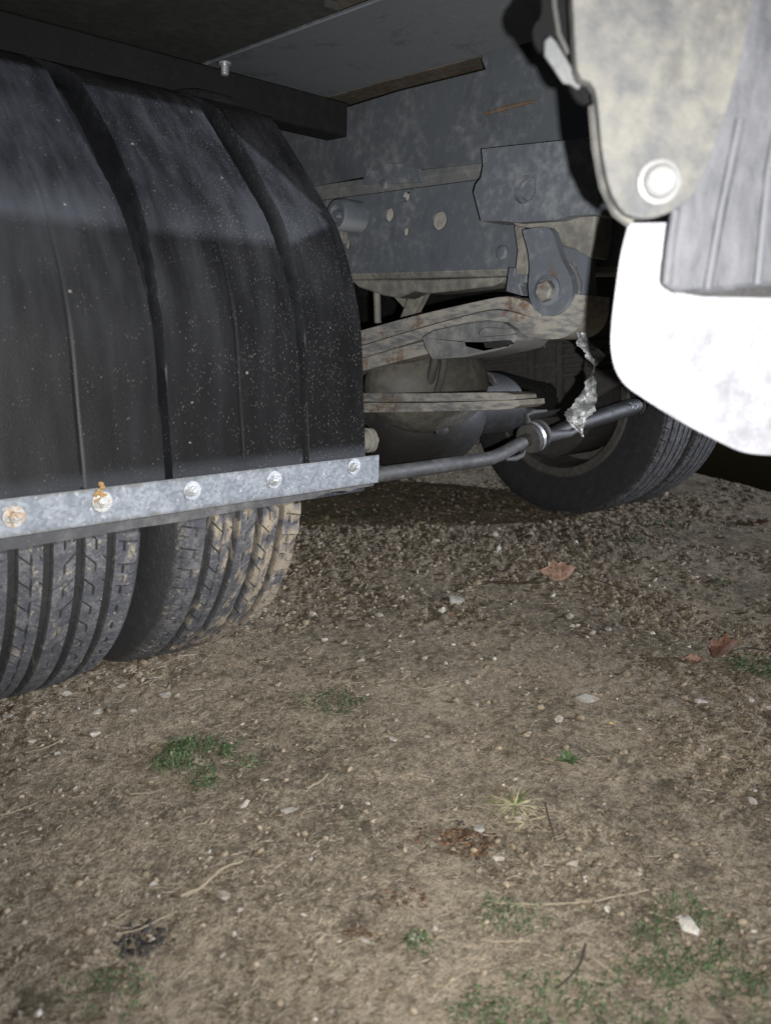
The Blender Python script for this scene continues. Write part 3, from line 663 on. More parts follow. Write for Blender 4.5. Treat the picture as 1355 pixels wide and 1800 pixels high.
# far side: ribbed panel over the axle, far mudguard
pan = part('ribbed_panel', MB().plate(PX(1.78, (800, 600), (830, 594), (1100, 560), (1110, 640), (1085, 676), (1040, 700), (960, 724), (860, 738), (835, 720)), (.02, 0, 0)), 'tank', bevel=.004)
for x0, x1, ys in ((842, 925, (612, 628, 641, 655)), (938, 975, (606, 640, 668)), (988, 1075, (604, 622, 640, 656))):
    for y in ys:
        sl_ = -.10
        part('panel_rib', MB().plate(PX(1.768, (x0, y), (x1, y + sl_ * (x1 - x0)), (x1, y + 8 + sl_ * (x1 - x0)), (x0, y + 8)), (.012, 0, 0)), 'tank', pan, bevel=.002)
for x in (931, 981):
    part('panel_rib', MB().plate(PX(1.762, (x - 5, 600), (x + 5, 600), (x + 4, 700), (x - 4, 700)), (.018, 0, 0)), 'tank', pan, bevel=.002)
part('cable', MB().tube([onX(955, 590, 1.5), onX(957, 612, 1.5)], .002, 6), 'hose', pan)
mb = MB()
for q in range(25):
    t0, t1 = R(18 + q * 6), R(24 + q * 6)
    mb.add([(x, 1.27 - .47 * math.cos(t), TR + .47 * math.sin(t)) for t in (t0, t1) for x in (2.0, 2.56)], [(0, 1, 3, 2)])
part('mudguard', mb, 'dark', smooth=60)
part('side_box', MB().box((2.0, 1.72, .42), (2.5, 2.5, .9)), 'dark', bevel=.01)
part('fuel_tank', MB().box((1.2, 2.0, .40), (1.78, 2.9, .8)), 'dark', bevel=.03)

# ------------------------------------------------------------------ rear bumper corner close to the camera
def PD(d, *p): return px(FH, d, *p)
wl = spline([(1104, 392), (1090, 450), (1080, 520), (1073, 590), (1078, 640), (1096, 674), (1130, 700), (1190, 738), (1262, 776), (1310, 796), (1380, 802)], 50)
rb = part('bumper_corner', MB().plate([onD(x, y, .6) for x, y in wl] + PD(.6, (1900, 815), (1900, 380)), FH * .03 + RT * .06), 'white', bevel=.004)
part('gap_shade_strip', MB().plate(PD(.592, (1205, 515), (1355, 500), (1900, 455), (1900, 524), (1355, 523), (1240, 521)), FH * .006), 'dark', rb)  # dark strip standing in for the shaded gap under the ribbed panel
lp = part('lamp_panel', MB().plate(PD(.578, (1190, 362), (1215, 300), (1250, 180), (1290, 60), (1310, -80), (1900, -80), (1900, 462), (1355, 503), (1250, 514), (1188, 514), (1167, 501), (1170, 462), (1180, 410)), FH * .012), 'ribbed', bevel=.004)
for pts in (((1187, 370), (1178, 430), (1171, 500)), ((1300, 210), (1265, 380), (1243, 508)), ((1390, 100), (1350, 300), (1330, 500))):
    part('panel_rib', MB().tube([onD(x, y, .578) for x, y in pts], .0035, 8), 'ribbed', lp)
mb = MB().plate([onD(x, y, .56) for x, y in spline([(1004, -70), (1008, 40), (1014, 120), (1024, 141), (1044, 150), (1052, 200), (1058, 262), (1070, 325), (1090, 366), (1115, 382), (1160, 380), (1206, 354), (1230, 318), (1262, 235), (1300, 110), (1335, -70)], 60)], FH * .012)
bk = part('bumper_bracket', mb, 'greyplastic', bevel=.004)
c = onD(1157, 320, .556)
part('bolt', MB().lathe([(.0135, 0), (.0135, .0015), (.0105, .002), (.010, .006), (.008, .008), (.001, .0085)], c, -FH, 28), 'boltlight', bk)
part('bracket_flange', MB().tube([onD(x, y, .575) for x, y in ((1050, 185), (1056, 260), (1068, 325), (1088, 368), (1112, 386))], .006, 8), 'greyplastic', bk)
rf = part('rubber_flap', MB().plate([onD(x, y, .60) for x, y in spline([(946, -70), (952, 20), (936, 50), (944, 84), (966, 98), (996, 140), (1020, 180), (1075, 180)], 30)] + PD(.60, (1080, -70)), FH * .006), 'black', bevel=.001)
part('flap_fold', MB().tube([onD(x, y, .597) for x, y in ((972, -60), (974, 10), (982, 60), (998, 95))], .0016, 6), 'tank', rf)

# ------------------------------------------------------------------ loose strips that hang from the truck
def ribbon(name, path, widths, X, m, label, cat, amp=.0025, seed=1):
    P = spline([tuple(onX(x, y, X)) for x, y in path], 60); wq = np.interp(np.linspace(0, 1, 60), np.linspace(0, 1, len(widths)), widths)
    rows = []
    for q in range(60):
        tw = .9 * math.sin(q * .16 + seed) + .25 * math.sin(q * .5)
        d = Vector((math.sin(tw), -math.cos(tw) * .99, 0)); 
        for k in range(9):
            s = (k / 8 - .5) * 2; jag = 1 + .25 * (random.random() - .5) * (abs(s) > .9)
            p = Vector(P[q]) + d * (s * wq[q] / 2 * jag)
            a_ = amp * .6 * (float(fbm(q * .35 + seed, k * .7, 51, 3)) - .44) * 5
            rows.append(p + Vector((-a_, a_ * .3, a_ * .2)))
    v = np.array([tuple(r) for r in rows]); f = grid_faces(60, 9)
    me = npmesh(np.concatenate([v, v + np.array([.0006, 0, 0])]), np.concatenate([f, f[:, ::-1] + len(v)]))
    o = obj(name, me, M[m], None, loc=P[0], smooth=18); return tag(o, label, cat)
ribbon('torn_tape', [(1020, 584), (1026, 604), (1044, 622), (1042, 655), (1033, 690), (1024, 715), (1012, 735), (1017, 752), (1024, 768)], [.014, .024, .032, .026, .024, .030, .044, .024, .004], 1.06, 'foil', 'crumpled grey strip of torn tape dangling below the rusty spring eye', 'tape')
tg = MB().plate(PD(.585, (956, 72), (966, 61), (980, 74), (992, 96), (1006, 118), (1022, 152), (1016, 158), (1003, 148), (990, 146), (970, 116), (957, 98)), FH * .003)
o = obj('tape_scrap', tg.me(), M['tape'], None, loc=onD(970, 70, .585), bevel=.0012)
tag(o, 'pale grey scrap of tape stuck to the black rubber beside the bumper bracket', 'tape')
#--GROUNDTHINGS--
# ------------------------------------------------------------------ loose material on the ground
def scatter_uv(n, seed, vlo=.42, vhi=3.6):
    r = np.random.default_rng(seed); v = vlo * (vhi / vlo) ** r.random(n); u = (r.random(n) - .5) * (1.04 * v + .25)
    return u * RT.x + v * FH.x, u * RT.y + v * FH.y, v, r
bm = bmesh.new(); bmesh.ops.create_icosphere(bm, subdivisions=0, radius=1)
ICO_V = np.array([tuple(v.co) for v in bm.verts]); ICO_F = np.array([[v.index for v in f.verts] for f in bm.faces]); bm.free()
def rotmats(r, n):
    q = r.normal(size=(n, 4)); q /= np.linalg.norm(q, axis=1)[:, None]; w_, x, y, z = q.T
    return np.stack([1 - 2 * (y * y + z * z), 2 * (x * y - z * w_), 2 * (x * z + y * w_), 2 * (x * y + z * w_), 1 - 2 * (x * x + z * z), 2 * (y * z - x * w_), 2 * (x * z - y * w_), 2 * (y * z + x * w_), 1 - 2 * (x * x + y * y)], -1).reshape(n, 3, 3)
def lumps(X, Y, size, r, flat=.7, sink=.25):
    n = len(X); nv = len(ICO_V)
    d = ICO_V[None] * (1 + .9 * (r.random((n, nv, 1)) - .5)) * (.45 + .95 * r.random((n, 1, 3)))
    d = np.einsum('nij,nvj->nvi', rotmats(r, n), d) * size[:, None, None]; d[:, :, 2] *= flat
    d += np.stack([X, Y, gz(X, Y) + size * flat * (1 - 2 * sink) * .6], -1)[:, None]
    return npmesh(d.reshape(-1, 3), (ICO_F[None] + (np.arange(n) * nv)[:, None, None]).reshape(-1, 3))
def stuff(name, me, m, smooth=0, label=None):
    o = obj(name, me, M[m], None, smooth=smooth); tag(o, kind='stuff'); return o
def crumbly(X, Y): return sstep(.36, .62, fbm(X * 2.6 + 3, Y * 2.6, 5, 3))
X, Y, v, r = scatter_uv(52000, 101); k = r.random(len(X)) < .12 + .88 * crumbly(X, Y); X, Y, v = X[k], Y[k], v[k]
size = np.minimum(.0009 + .0045 * r.random(len(X)) ** 3.2, .006) * np.clip(v / 1.1, .75, 1.4)
stuff('soil_crumbs', lumps(X, Y, size, r, .75, .2), 'crumb')
X, Y, v, r = scatter_uv(4200, 202, .5); g_ = np.exp(-((X - 1.45) / .5) ** 2 - ((Y - 1.25) / .45) ** 2); k = r.random(len(X)) < .06 + .45 * g_; X, Y, v, g_ = X[k], Y[k], v[k], g_[k]
size = (.0015 + .0048 * r.random(len(X)) ** 2.2) * (1 + .5 * g_) * np.clip(v / 1.2, .8, 1.3)
stuff('gravel', lumps(X, Y, size, r, .65, .3), 'gravel')

def strips(X, Y, ang, L, wd, lift, curve, r, thick=.35, droop=None):
    """bent three-sided stalks lying on the ground"""
    n = len(X); ns = 5; t = np.linspace(-.5, .5, ns)
    ca, sa = np.cos(ang)[:, None], np.sin(ang)[:, None]
    s = t[None] * L[:, None]; b = curve[:, None] * L[:, None] * (t[None] ** 2) * 2
    px_ = X[:, None] + ca * s - sa * b; py_ = Y[:, None] + sa * s + ca * b
    pz = gz(px_, py_); mid = np.maximum(pz.mean(1, keepdims=True), pz * .7 + .3 * pz.max(1, keepdims=True)) + lift[:, None] * (1 + .8 * t[None] * (droop[:, None] if droop is not None else 0)) + .0008
    w2 = wd[:, None] * (1 - .5 * np.abs(t[None]))
    rows = []
    for o1, o2 in ((-1, 0), (1, 0), (0, 1)):
        rows.append(np.stack([px_ - sa * w2 * o1 * .5, py_ + ca * w2 * o1 * .5, mid + w2 * thick * o2 * 1.2], -1))
    vs = np.stack(rows, 2)  # n, ns, 3, 3
    base = grid_faces(ns, 3, True)
    return npmesh(vs.reshape(-1, 3), (base[None] + (np.arange(n) * ns * 3)[:, None, None]).reshape(-1, 4))
X, Y, v, r = scatter_uv(13000, 303, .42, 3.0); n = len(X)
k = r.random(n) < .25 + .75 * sstep(.40, .58, fbm(X * 4, Y * 4, 61, 3)); X, Y, v = X[k], Y[k], v[k]; n = len(X)
stuff('straw_litter', strips(X, Y, r.random(n) * 6.3, (.003 + .022 * r.random(n) ** 3) * np.clip(v, .7, 1.4), (.0005 + .0008 * r.random(n)) * np.clip(v / 1.1, .8, 1.5), .0015 * r.random(n), r.normal(size=n) * .25, r), 'straw')

# small weeds: leaflets on short stems
def weed_mesh(cx, cy, rad, n, hmax, lsize, seed, sx=1.0):
    r = np.random.default_rng(seed); a_ = r.random(n) * 6.283; d_ = rad * np.sqrt(r.random(n)) * (.55 + .6 * vn(np.cos(a_) * 2 + seed, np.sin(a_) * 2, seed))
    clump = vn(np.cos(a_) * d_ / rad * 4 + 9, np.sin(a_) * d_ / rad * 4, seed + 5); keep = clump > .33
    a_, d_ = a_[keep], d_[keep]; n = len(a_)
    X = cx + np.cos(a_) * d_ * sx * RT.x + np.sin(a_) * d_ * FH.x; Y = cy + np.cos(a_) * d_ * sx * RT.y + np.sin(a_) * d_ * FH.y
    z = gz(X, Y) + hmax * r.random(n) ** 1.6 * (1 - .6 * d_ / rad) + .001
    L = lsize * (.5 + r.random(n)); W_ = L * (.25 + .25 * r.random(n))
    az = r.random(n) * 6.283; el_ = r.normal(size=n) * .45 + .35
    dx = np.stack([np.cos(az) * np.cos(el_), np.sin(az) * np.cos(el_), np.sin(el_)], -1); sd = np.stack([-np.sin(az), np.cos(az), r.normal(size=n) * .4], -1)
    P0 = np.stack([X, Y, z], -1); fold = np.array([0, 0, 1.])[None] * (W_ * .25)[:, None]
    v = np.stack([P0, P0 + dx * (L * .5)[:, None] + sd * (W_ * .5)[:, None] + fold, P0 + dx * L[:, None], P0 + dx * (L * .5)[:, None] - sd * (W_ * .5)[:, None] + fold], 1)
    root = np.stack([X + .006 * r.normal(size=n), Y + .006 * r.normal(size=n), z * 0], -1); root[:, 2] = gz(root[:, 0], root[:, 1]) - .001
    sw = np.stack([-np.sin(az), np.cos(az), 0 * az], -1) * .0005
    st = np.stack([root - sw, root + sw, P0 + sw * .7, P0 - sw * .7], 1)
    v = np.concatenate([v, st]); n = len(v)
    return npmesh(v.reshape(-1, 3), np.arange(n * 4).reshape(n, 4))
WEEDS = [  # px, py, radius px, leaves, height, leaf size, stretch
    (345, 1335, 95, 1500, .018, .0062, 1.15), (590, 1238, 60, 420, .008, .005, 1.3), (1325, 1172, 48, 520, .016, .0085, 1.2), (1180, 922, 32, 220, .012, .011, 1.3), (1110, 950, 26, 130, .01, .010, 1.3),
    (890, 1610, 60, 260, .010, .0045, 1.1), (1230, 1700, 150, 1500, .012, .0042, 1.2), (1010, 1780, 140, 900, .012, .0042, 1.3), (860, 1790, 60, 300, .012, .0045, 1.2), (1190, 1600, 60, 240, .012, .0045, 1.0), (660, 905, 40, 170, .012, .010, 1.3), (1265, 1025, 24, 90, .01, .009, 1.2), (735, 1660, 26, 110, .012, .005, 1.0), (200, 1740, 80, 240, .008, .0045, 1.2)]
for q, (x, y, rp, n, h, ls, sx) in enumerate(WEEDS):
    p = gp(x, y); d = (p - CAM).dot(FW); stuff('ground_weed', weed_mesh(p.x, p.y, rp * d / FPX, int(n * .62), h, ls, 70 + q, sx), 'weed')

def tuft(name, x, y, n, L, wdt, label, mats, seed, flat=.5, group=None):
    r = np.random.default_rng(seed); p = gp(x, y); vs = []; fs = []; mi = []
    for q in range(n):
        az = r.random() * 6.283; el_ = max(.08, r.normal(.55, .35) * (1 - flat) + .15); l = L * (.45 + .7 * r.random()); wd = wdt * (.6 + .7 * r.random()); b = len(vs)
        o = np.array([p.x, p.y, p.z - .002]) + np.array([math.cos(az), math.sin(az), 0]) * (.006 * r.random()); sd = np.array([-math.sin(az), math.cos(az), 0])
        for s in range(6):
            t = s / 5; e = el_ - 1.1 * t * (.3 + flat); 
            o = o + (np.array([math.cos(az) * math.cos(e), math.sin(az) * math.cos(e), math.sin(e)]) * l / 5 if s else 0)
            o[2] = max(o[2], float(gz(o[0], o[1])) + .0006); ww = wd * (1 - t) ** .7 + .0002
            vs += [o - sd * ww / 2, o + np.array([0, 0, -ww * .25]), o + sd * ww / 2]
        for s in range(5):
            for e in (0, 1): fs.append((b + s * 3 + e, b + s * 3 + e + 1, b + s * 3 + e + 4, b + s * 3 + e + 3)); mi.append(1 if r.random() < .22 and False else (q % 5 == 0) * 1)
    me = mesh(vs, fs)
    for m_ in mats: me.materials.append(M[m_])
    me.polygons.foreach_set('material_index', mi)
    o = obj(name, me, None, None, loc=p, smooth=60); return tag(o, label, 'grass', group)
tuft('grass_tuft', 905, 1416, 46, .040, .0017, 'dry pale grass tuft lying alone on bare dirt above the rusty brown debris', ('palegrass', 'greengrass'), 1, .55)
tuft('grass_tuft', 575, 918, 60, .075, .0024, 'dry grass tuft just beside the muddy tyre below the end of the metal strip', ('palegrass', 'greengrass'), 2, .5)
tuft('grass_tuft', 590, 948, 44, .060, .0024, 'low straggly grass tuft nearer the camera than the one beneath the metal strip', ('palegrass', 'greengrass'), 3, .7)
tuft('grass_tuft', 925, 1445, 14, .022, .0014, 'sparse little straw sprout just below the dry pale tuft', ('palegrass', 'palegrass'), 4, .7)
tuft('grass_tuft', 700, 880, 30, .06, .0024, 'faint dry grass tuft in the shadow below the anti roll bar', ('palegrass', 'greengrass'), 5, .6)

# leafy rosette
p = gp(997, 1342); root = bpy.data.objects.new('seedling', None); COL.objects.link(root); root.location = p; root.empty_display_size = .02
tag(root, 'small bright green leafy seedling standing alone on the dirt above the dry tuft', 'plant')
def leaf_blade(L, Wd, curl, lob=0, nx=9, ny=5, seed=0, crump=0.0):
    vs = []; vein = []
    for i_ in range(nx):
        t = i_ / (nx - 1); w_ = Wd * math.sin(math.pi * min(1, t * .94 + .04)) ** .75 * (1 + lob * math.sin(t * 17 + seed))
        for j_ in range(ny):
            s = (j_ / (ny - 1) - .5) * 2
            z = curl[0] * t * t * L + curl[1] * abs(s) ** 1.5 * w_ + crump * (float(fbm(t * 4 + seed, s * 1.6, 81 + seed, 3)) - .44)
            vs.append((t * L, s * w_ / 2, z)); vein.append(max(0, 1 - abs(s) * 9))
    me = npmesh(np.array(vs), grid_faces(nx, ny)); me.attributes.new('vein', 'FLOAT', 'POINT').data.foreach_set('value', np.array(vein, np.float32)); return me
for q in range(15):
    me = leaf_blade(random.uniform(.011, .018), random.uniform(.006, .009), (random.uniform(-.3, .1), .2), .12, 7, 5, q); me.materials.append(M['weed'])
    me.transform(Matrix.Translation(p) @ Matrix.Rotation(q * 2.4, 4, 'Z') @ Matrix.Rotation(-random.uniform(.15, .8), 4, 'Y') @ Matrix.Translation((.002, 0, .001)))
    obj('leaf', me, None, root, smooth=60)

# fallen leaves
def lobed(pts_out, L, fold, curl, crump, seed, n=26):
    """lobed leaf: outline given by radius over angle, folded along its midrib and curled"""
    vs = [(0, 0, 0)]; vein = [1.]; rings = 6; fs = []
    for a_ in range(n):
        th = 2 * math.pi * a_ / n; lob = np.interp(a_ / n, np.linspace(0, 1, len(pts_out)), pts_out)
        for k_ in range(1, rings + 1):
            t = k_ / rings; x, y = math.cos(th) * lob * L * t, math.sin(th) * lob * L * .72 * t
            z = fold * abs(y) + curl * (x / L) ** 2 * L * .5 + curl * .8 * t ** 3 * L * .25 + crump * t * (float(fbm(x / L * 3 + seed, y / L * 3, seed, 3)) - .44) * L
            y *= math.cos(min(1.2, abs(fold)) * .8); vs.append((x, y, z)); vein.append(max(0, 1 - 6 * abs(math.sin(th * 2.5)) * t))
    for a_ in range(n):
        b, c_ = 1 + a_ * rings, 1 + (a_ + 1) % n * rings; fs.append((0, b, c_))
        for k_ in range(rings - 1): fs.append((b + k_, b + k_ + 1, c_ + k_ + 1, c_ + k_))
    me = mesh(vs, fs); me.attributes.new('vein', 'FLOAT', 'POINT').data.foreach_set('value', np.array(vein, np.float32)); return me
MAPLE = [1, .62, .85, .5, .95, .55, .7, .35, .7, .5, .9, .55, .8, .6, 1]
def fallen(x, y, L, az, tilt, fold, curl, crump, m, label, seed, stem_px=None, roll=0, lift=.004):
    p = gp(x, y); o = obj('fallen_leaf', lobed(MAPLE, L, fold, curl, crump, seed), M[m], None, smooth=50); o.data.transform(Matrix.Rotation(az, 4, 'Z') @ Matrix.Rotation(tilt, 4, 'Y') @ Matrix.Rotation(roll, 4, 'X'))
    zmin = min(v.co.z for v in o.data.vertices); o.location = p + Vector((0, 0, -zmin * .9 + lift)); tag(o, label, 'leaf')
    if stem_px:
        P = [Vector(tuple(q)) for q in spline([tuple(gp(a_, b_) + Vector((0, 0, .004))) for a_, b_ in stem_px], 16)]
        o2 = obj('stem', MB().tube(P, [.0017] + [.0012] * 14 + [.0015], 7).me(), M['twig'], None); o2.data.transform(Matrix.Translation(-o.location)); o2.parent = o
    return o
bpy.context.view_layer.update()
A0 = math.atan2(RT.y, RT.x)
fallen(985, 1024, .050, A0 + math.pi + .25, -.1, 1.15, .8, .7, 'leaf_tan', 'large curled tan leaf with long dark stem lying below the far wheel', 3, ((1040, 1020), (1075, 1032), (1120, 1050), (1166, 1068)), .25)
fallen(955, 1008, .016, A0 + 2.5, .2, .9, .6, .5, 'leaf_brown', 'small dark curled leaf scrap against the tip of the large tan leaf', 9)
fallen(1262, 1160, .036, A0 + .3, -.2, 1.3, 1.2, .9, 'leaf_brown', 'crumpled dark brown leaf at the edge of the green weeds', 5, ((1285, 1148), (1310, 1143), (1340, 1146), (1375, 1153)), .2)
fallen(1216, 1170, .030, A0 + 2.9, .05, .3, .5, .8, 'leaf_tan', 'flat tan leaf beside the crumpled dark brown one', 6)
fallen(790, 1086, .011, A0 - 1, .3, .6, .4, .4, 'leaf_tan', 'tiny orange brown leaf lying alone on the grey gravel', 7)
fallen(1325, 922, .045, A0, .05, .3, .3, .4, 'leaf_brown', 'dark reddish leaf lying far off near the edge of the yard', 8)
fallen(1073, 1277, .0045, A0, .2, .3, .3, .3, 'leaf_tan', 'tiny yellow leaf fragment on bare dirt between two flat stones', 12)
a = N('yellow leaf'); M['leaf_yellow'] = a.done(a.mix(a.noise(90, 3), (.4, .24, .03), (.6, .42, .08)), .7); bpy.data.objects['fallen_leaf.006'].data.materials[0] = M['leaf_yellow']

# rotten brown debris and charred bark
def debris(x, y, rp, n, smin, smax, m, seed, label, name, cat, sx=1.4, flat=.5):
    p = gp(x, y); d = (p - CAM).dot(FW) / FPX; r = np.random.default_rng(seed); a_ = r.random(n) * 6.283; q = rp * d * np.sqrt(r.random(n)) * (.5 + .7 * vn(np.cos(a_) * 2, np.sin(a_) * 2, seed))
    X = p.x + np.cos(a_) * q * sx * RT.x + np.sin(a_) * q * FH.x; Y = p.y + np.cos(a_) * q * sx * RT.y + np.sin(a_) * q * FH.y
    o = obj(name, lumps(X, Y, smin + (smax - smin) * r.random(n) ** 2, r, flat, .25), M[m], None, loc=p, smooth=0); return tag(o, label, cat)
debris(825, 1478, 48, 260, .0008, .0036, 'rot', 1, 'crumbling rust brown leaf debris below the dry pale grass tuft', 'leaf_debris', 'debris', 1.1)
debris(765, 1470, 40, 110, .0007, .0026, 'rot', 2, 'thin scatter of dark brown crumbs left of the rust brown leaf debris', 'leaf_debris', 'debris')
debris(715, 1578, 34, 120, .0007, .0022, 'rot', 3, 'dark brown leaf crumbs beside the pale cracked patch of mud', 'leaf_debris', 'debris')
debris(628, 1638, 20, 60, .0007, .002, 'rot', 4, 'small heap of brown crumbs next to a round pale pebble', 'leaf_debris', 'debris')
debris(248, 1652, 42, 170, .001, .0042, 'bark', 5, 'charred black flakes of bark under pale straw', 'bark_flakes', 'bark', 1.3)
debris(810, 1446, 8, 12, .001, .0025, 'bark', 6, 'tiny black bark bits above the rust brown leaf debris', 'bark_flakes', 'bark', 1.5)

# sticks and single long straws
def stick(name, pts, rad, m, label, cat, lift=0.002, seg=7, group=None):
    rad = rad * (.7 if name == 'straw' else 1)
    P = spline([tuple(gp(a_, b_) + Vector((0, 0, rad + (lift if np.isscalar(lift) else lift[q])))) for q, (a_, b_) in enumerate(pts)], 14)
    P[:, 2] += rad * 1.2 * (np.random.default_rng(int(abs(pts[0][0]))).random(14) - .5)
    o = obj(name, MB().tube([Vector(tuple(q)) for q in P], [rad * (1 - .35 * q / 13) for q in range(14)], seg, True, .45).me(), M[m], None, loc=P[0], smooth=50)
    return tag(o, label, cat, group)
stick('twig', [(957, 1427), (963, 1450), (972, 1475), (984, 1502)], .0011, 'twig', 'thin black twig on bare dirt right of the dry pale tuft', 'twig', (.010, .008, .004, .001))
stick('twig', [(1028, 1672), (1020, 1700), (1005, 1718), (975, 1742)], .0012, 'twig', 'bent dark twig lying among the weeds near the big pale stone', 'twig', (.006, .004, .002, .001))
stick('twig', [(425, 1085), (418, 1105), (410, 1132)], .0010, 'twig', 'thin dark twig leaning against the foot of the muddy tyre', 'twig', (.02, .01, .001))
STRAWS = [  # path in the photograph, thickness, label
    ([(318, 1580), (355, 1562), (392, 1530), (428, 1517)], .0022, 'thick pale dry stalk with a bend, between two flat pale stones'),
    ([(-20, 1483), (10, 1489), (52, 1499)], .0015, 'short bright straw pointing in from the left edge of the dirt'),
    ([(870, 1588), (940, 1592), (1030, 1588), (1085, 1578), (1140, 1566)], .0014, 'long pale straw lying across the weeds beneath the thin black twig'),
    ([(1140, 1605), (1165, 1614), (1200, 1625)], .0012, 'straight pale straw pointing at the big pale stone'),
    ([(1030, 1680), (1060, 1700), (1100, 1730)], .0013, 'yellowish straw running along the weeds below the bent dark twig'),
    ([(205, 1645), (240, 1638), (275, 1622), (312, 1605)], .0014, 'pale straw lying across the charred black bark'),
    ([(230, 1650), (238, 1672), (236, 1690)], .0010, 'short crossed straw on top of the charred bark flakes'),
    ([(940, 1030), (975, 1028), (1010, 1026), (1034, 1020)], .0016, 'pale straw tucked right under the large curled tan leaf'),
    ([(1158, 1031), (1170, 1029), (1184, 1028)], .0018, 'left one of two short white straws in line far right of the tan leaf'),
    ([(1208, 1025), (1218, 1024), (1229, 1023)], .0018, 'right one of two short white straws in line far right of the tan leaf'),
    ([(45, 1325), (80, 1317), (115, 1300)], .0014, 'pale straw on the dirt near the left edge, nearest the stones by the tyre'),
    ([(-10, 1438), (30, 1428), (65, 1414)], .0014, 'thin straw at the left edge below the tyre, above the bright short one'),
    ([(230, 1398), (258, 1397), (282, 1391)], .0014, 'yellow straw poking out of the near green weed patch'),
    ([(345, 1452), (360, 1449), (373, 1442)], .0012, 'short thick straw just below the green weed patch'),
    ([(540, 1388), (562, 1377), (577, 1364)], .0020, 'flat pale splinter right of the green weed patch'),
    ([(205, 1618), (215, 1610), (232, 1602)], .0012, 'small straw above the charred bark, leaning left'),
    ([(780, 1740), (800, 1722), (832, 1706)], .0012, 'straw between the weeds and the small pale stone in front'),
    ([(1290, 1280), (1320, 1292), (1360, 1306)], .0016, 'straw lying right of the pale oblong stone near the right edge'),
    ([(1276, 1312), (1300, 1318), (1325, 1328)], .0014, 'shorter straw parallel to the one at the right edge'),
    ([(1330, 1660), (1345, 1655), (1380, 1645)], .0018, 'bright straw cut off by the right edge beside the big pale stone'),
    ([(845, 1655), (880, 1658), (930, 1657)], .0013, 'curved yellowish straw among the weeds below the long straw'),
    ([(955, 1425), (985, 1429), (995, 1432)], .0010, 'tiny straw directly right of the thin black twig'),
    ([(513, 1652), (530, 1675), (545, 1692), (552, 1680)], .0020, 'yellow brown bent stalk standing up a little in bare dirt'),
    ([(640, 1650), (615, 1658), (590, 1668)], .0009, 'faint straw beside the small heap of brown crumbs'),
    ([(1000, 1340), (1030, 1334), (1075, 1330)], .0011, 'thin straw right of the bright green seedling'),
    ([(705, 1203), (740, 1212), (785, 1205)], .0012, 'thin straw in the middle of the crumbly dirt')]
for pts, rad, lab in STRAWS: stick('straw', pts, rad, 'straw', lab, 'straw', .0008)

# single stones: a few shared shapes, each placed as a thing of its own
shapes = []
for q in range(9):
    bm = bmesh.new(); bmesh.ops.create_icosphere(bm, subdivisions=3, radius=1); r = np.random.default_rng(500 + q)
    planes = [(Vector(tuple(r.normal(size=3))).normalized(), r.uniform(.42, .85)) for _ in range(13)]
    for v in bm.verts:
        for nn, dd in planes:
            e = v.co.dot(nn) - dd
            if e > 0: v.co -= nn * e
        v.co *= 1 + .07 * (float(fbm(v.co.x * 2 + q * 7, v.co.y * 2 + v.co.z * 3, 90 + q, 3)) - .44)
        v.co = Vector((v.co.x * 1.15, v.co.y * .85, v.co.z * .62))
    me = bpy.data.meshes.new('stone'); bm.to_mesh(me); bm.free(); me.polygons.foreach_set('use_smooth', [True] * len(me.polygons)); me.set_sharp_from_angle(angle=R(14)); shapes.append(me)
for q in (0, 1): pass
white = [s.copy() for s in shapes[:3]]
for s in shapes: s.materials.append(M['stone'])
for s in white: s.materials.append(M['white_stone'])
def stone(x, y, wpx, label, group=None, me=None, sink=.3, flat=1.0):
    p = gp(x, y); d = (p - CAM).dot(FW) / FPX; s = wpx * d / 2.1
    o = bpy.data.objects.new('stone', me or random.choice(shapes)); COL.objects.link(o); o.scale = (s, s, s * flat); o.rotation_euler = (random.uniform(-.25, .25), random.uniform(-.25, .25), random.uniform(0, 6.28))
    o.location = p + Vector((0, 0, s * .5 * flat * (1 - 2 * sink))); tag(o, label, 'stone', group); return o
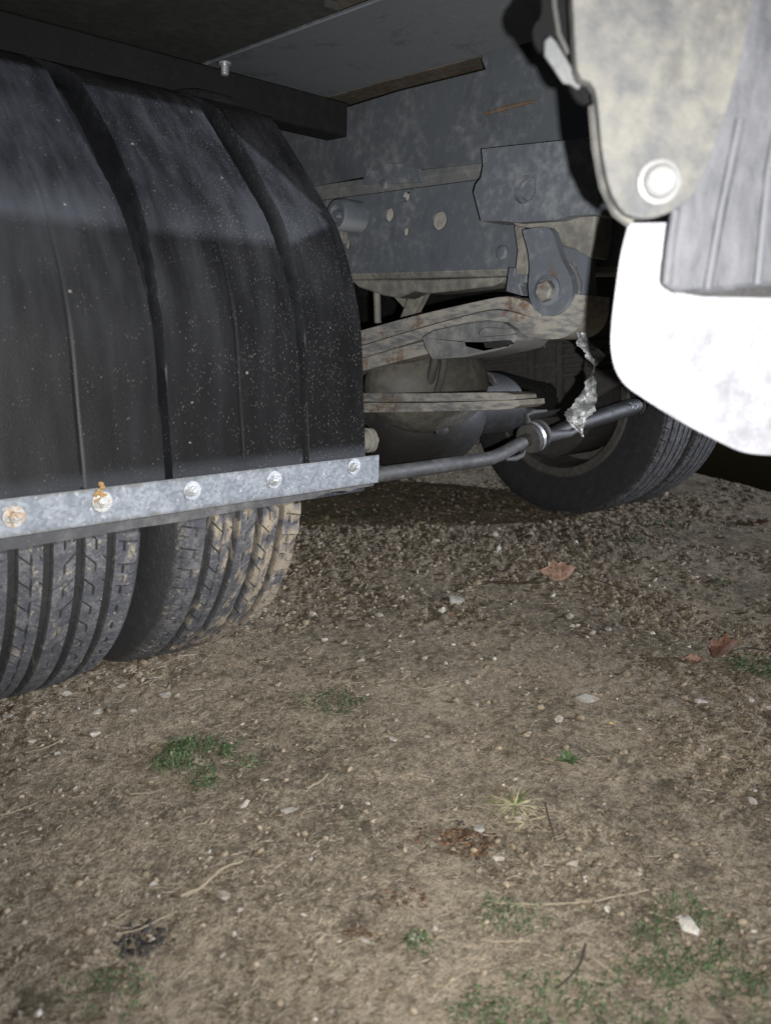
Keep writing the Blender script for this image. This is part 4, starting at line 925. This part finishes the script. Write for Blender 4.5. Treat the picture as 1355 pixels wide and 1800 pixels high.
STONES = [(1216, 1634, 46, 'big pale broken stone among the weeds near the right edge, largest stone of all'), (1193, 1612, 16, 'small stone touching the top of the big pale broken stone'),
    (1324, 1412, 26, 'bright white stone alone on dirt near the right edge'), (874, 1511, 24, 'roundish white stone right of the rust brown leaf debris'), (841, 1460, 26, 'cream coloured stone touching the rust brown leaf debris'),
    (1035, 1231, 44, 'flat grey stone sunk in the dirt below the crumpled leaf, widest in its area'), (983, 1264, 24, 'rounded grey pebble standing on the dirt left of the flat grey stone'),
    (1229, 1235, 26, 'oblong white stone below the weeds at the right edge'), (1318, 1232, 20, 'pale stone below the weeds, right of the oblong white one'), (1350, 1246, 20, 'bluish pale stone cut by the right edge below the weeds'),
    (506, 1426, 34, 'flat pinkish stone flush with the dirt right of the green weed patch'), (392, 1574, 38, 'flat pale stone beside the thick bent straw stalk'), (422, 1600, 18, 'narrow pale stone just below the flat one beside the bent stalk'),
    (545, 1510, 14, 'small square pale stone in open dirt'), (730, 1650, 26, 'pale rounded stone between the brown crumbs and the weeds'), (766, 1634, 14, 'small pale stone behind the rounded one beside the weeds'), (642, 1655, 18, 'round pale pebble beside the small heap of brown crumbs'),
    (14, 1261, 24, 'pale stone at the left edge right under the outer tyre'), (120, 1220, 20, 'square pale stone below the outer tyre'), (171, 1252, 24, 'pale stone in front of the gap between the tyres, nearer one'), (212, 1208, 22, 'pale stone in the gap line between the two near tyres'), (167, 1291, 22, 'grey stone further out in front of the gap between the tyres'), (100, 1326, 14, 'small pointed white stone left of the green weed patch'),
    (290, 1222, 26, 'long flat stone in front of the muddy tyre'), (232, 1250, 18, 'pale stone halfway between the two near tyres and the weeds'), (55, 1305, 22, 'brownish stone below the outer tyre near the left edge'), (488, 1203, 18, 'pale stone in front of the muddy tyre, off to its right side'), (570, 1126, 18, 'pointed pale stone on dirt right of the muddy tyre'), (648, 1101, 18, 'pale stone on dirt, second one right of the muddy tyre'), (800, 1058, 52, 'large flat dusty stone sunk among the grey gravel'), (1070, 1108, 18, 'white pebble between the tan leaf and the dark brown leaf'), (835, 1238, 16, 'angular pale stone in the middle of the crumbly dirt'), (820, 1200, 14, 'tiny white stone in the middle of the crumbly dirt'), (690, 1300, 22, 'dusty stone half buried in the middle of the yard'), (1145, 1000, 16, 'pale pebble beyond the tan leaf, towards the far wheel'), (645, 1222, 12, 'little white stone at the edge of the middle weeds'),
    (1165, 868, 22, 'upright pale stone at the foot of the far twin tyres'), (960, 1520, 12, 'tiny pale pebble below the black twig'), (1010, 1518, 24, 'dusty stone under the foot of the thin black twig'), (1140, 1030, 12, 'pebble left of the two white straws'), (1325, 1390, 12, 'small pebble behind the bright white stone'), (270, 1555, 16, 'clear grey pebble left of the bent stalk'), (258, 1572, 12, 'little round pebble below the clear grey one'), (430, 1415, 26, 'tan crumbly stone below the green weeds')]
for q, (x, y, wp, lab) in enumerate(STONES):
    big = 'white' in lab or 'pale broken' in lab
    stone(x, y, wp * 1.0, lab, None, white[q % 3] if big else shapes[q % 9], .32 if 'flat' not in lab else .42, .8 if 'flat' not in lab else .5)
r = np.random.default_rng(77); cnt = 0
while cnt < 150:
    if r.random() < .55: x, y = r.normal(760, 170), r.normal(950, 70)
    else: x, y = r.uniform(0, 1355), 860 + 940 * r.random() ** 1.3
    if not (0 < x < 1355 and 850 < y < 1800) or (x < 520 and y < 1240): continue
    stone(x, y, r.uniform(5, 11) * (1 if y < 1300 else 1.1), 'small pale gravel stone loose on the dirt, one of many alike', 'gravel stones scattered over the yard'); cnt += 1
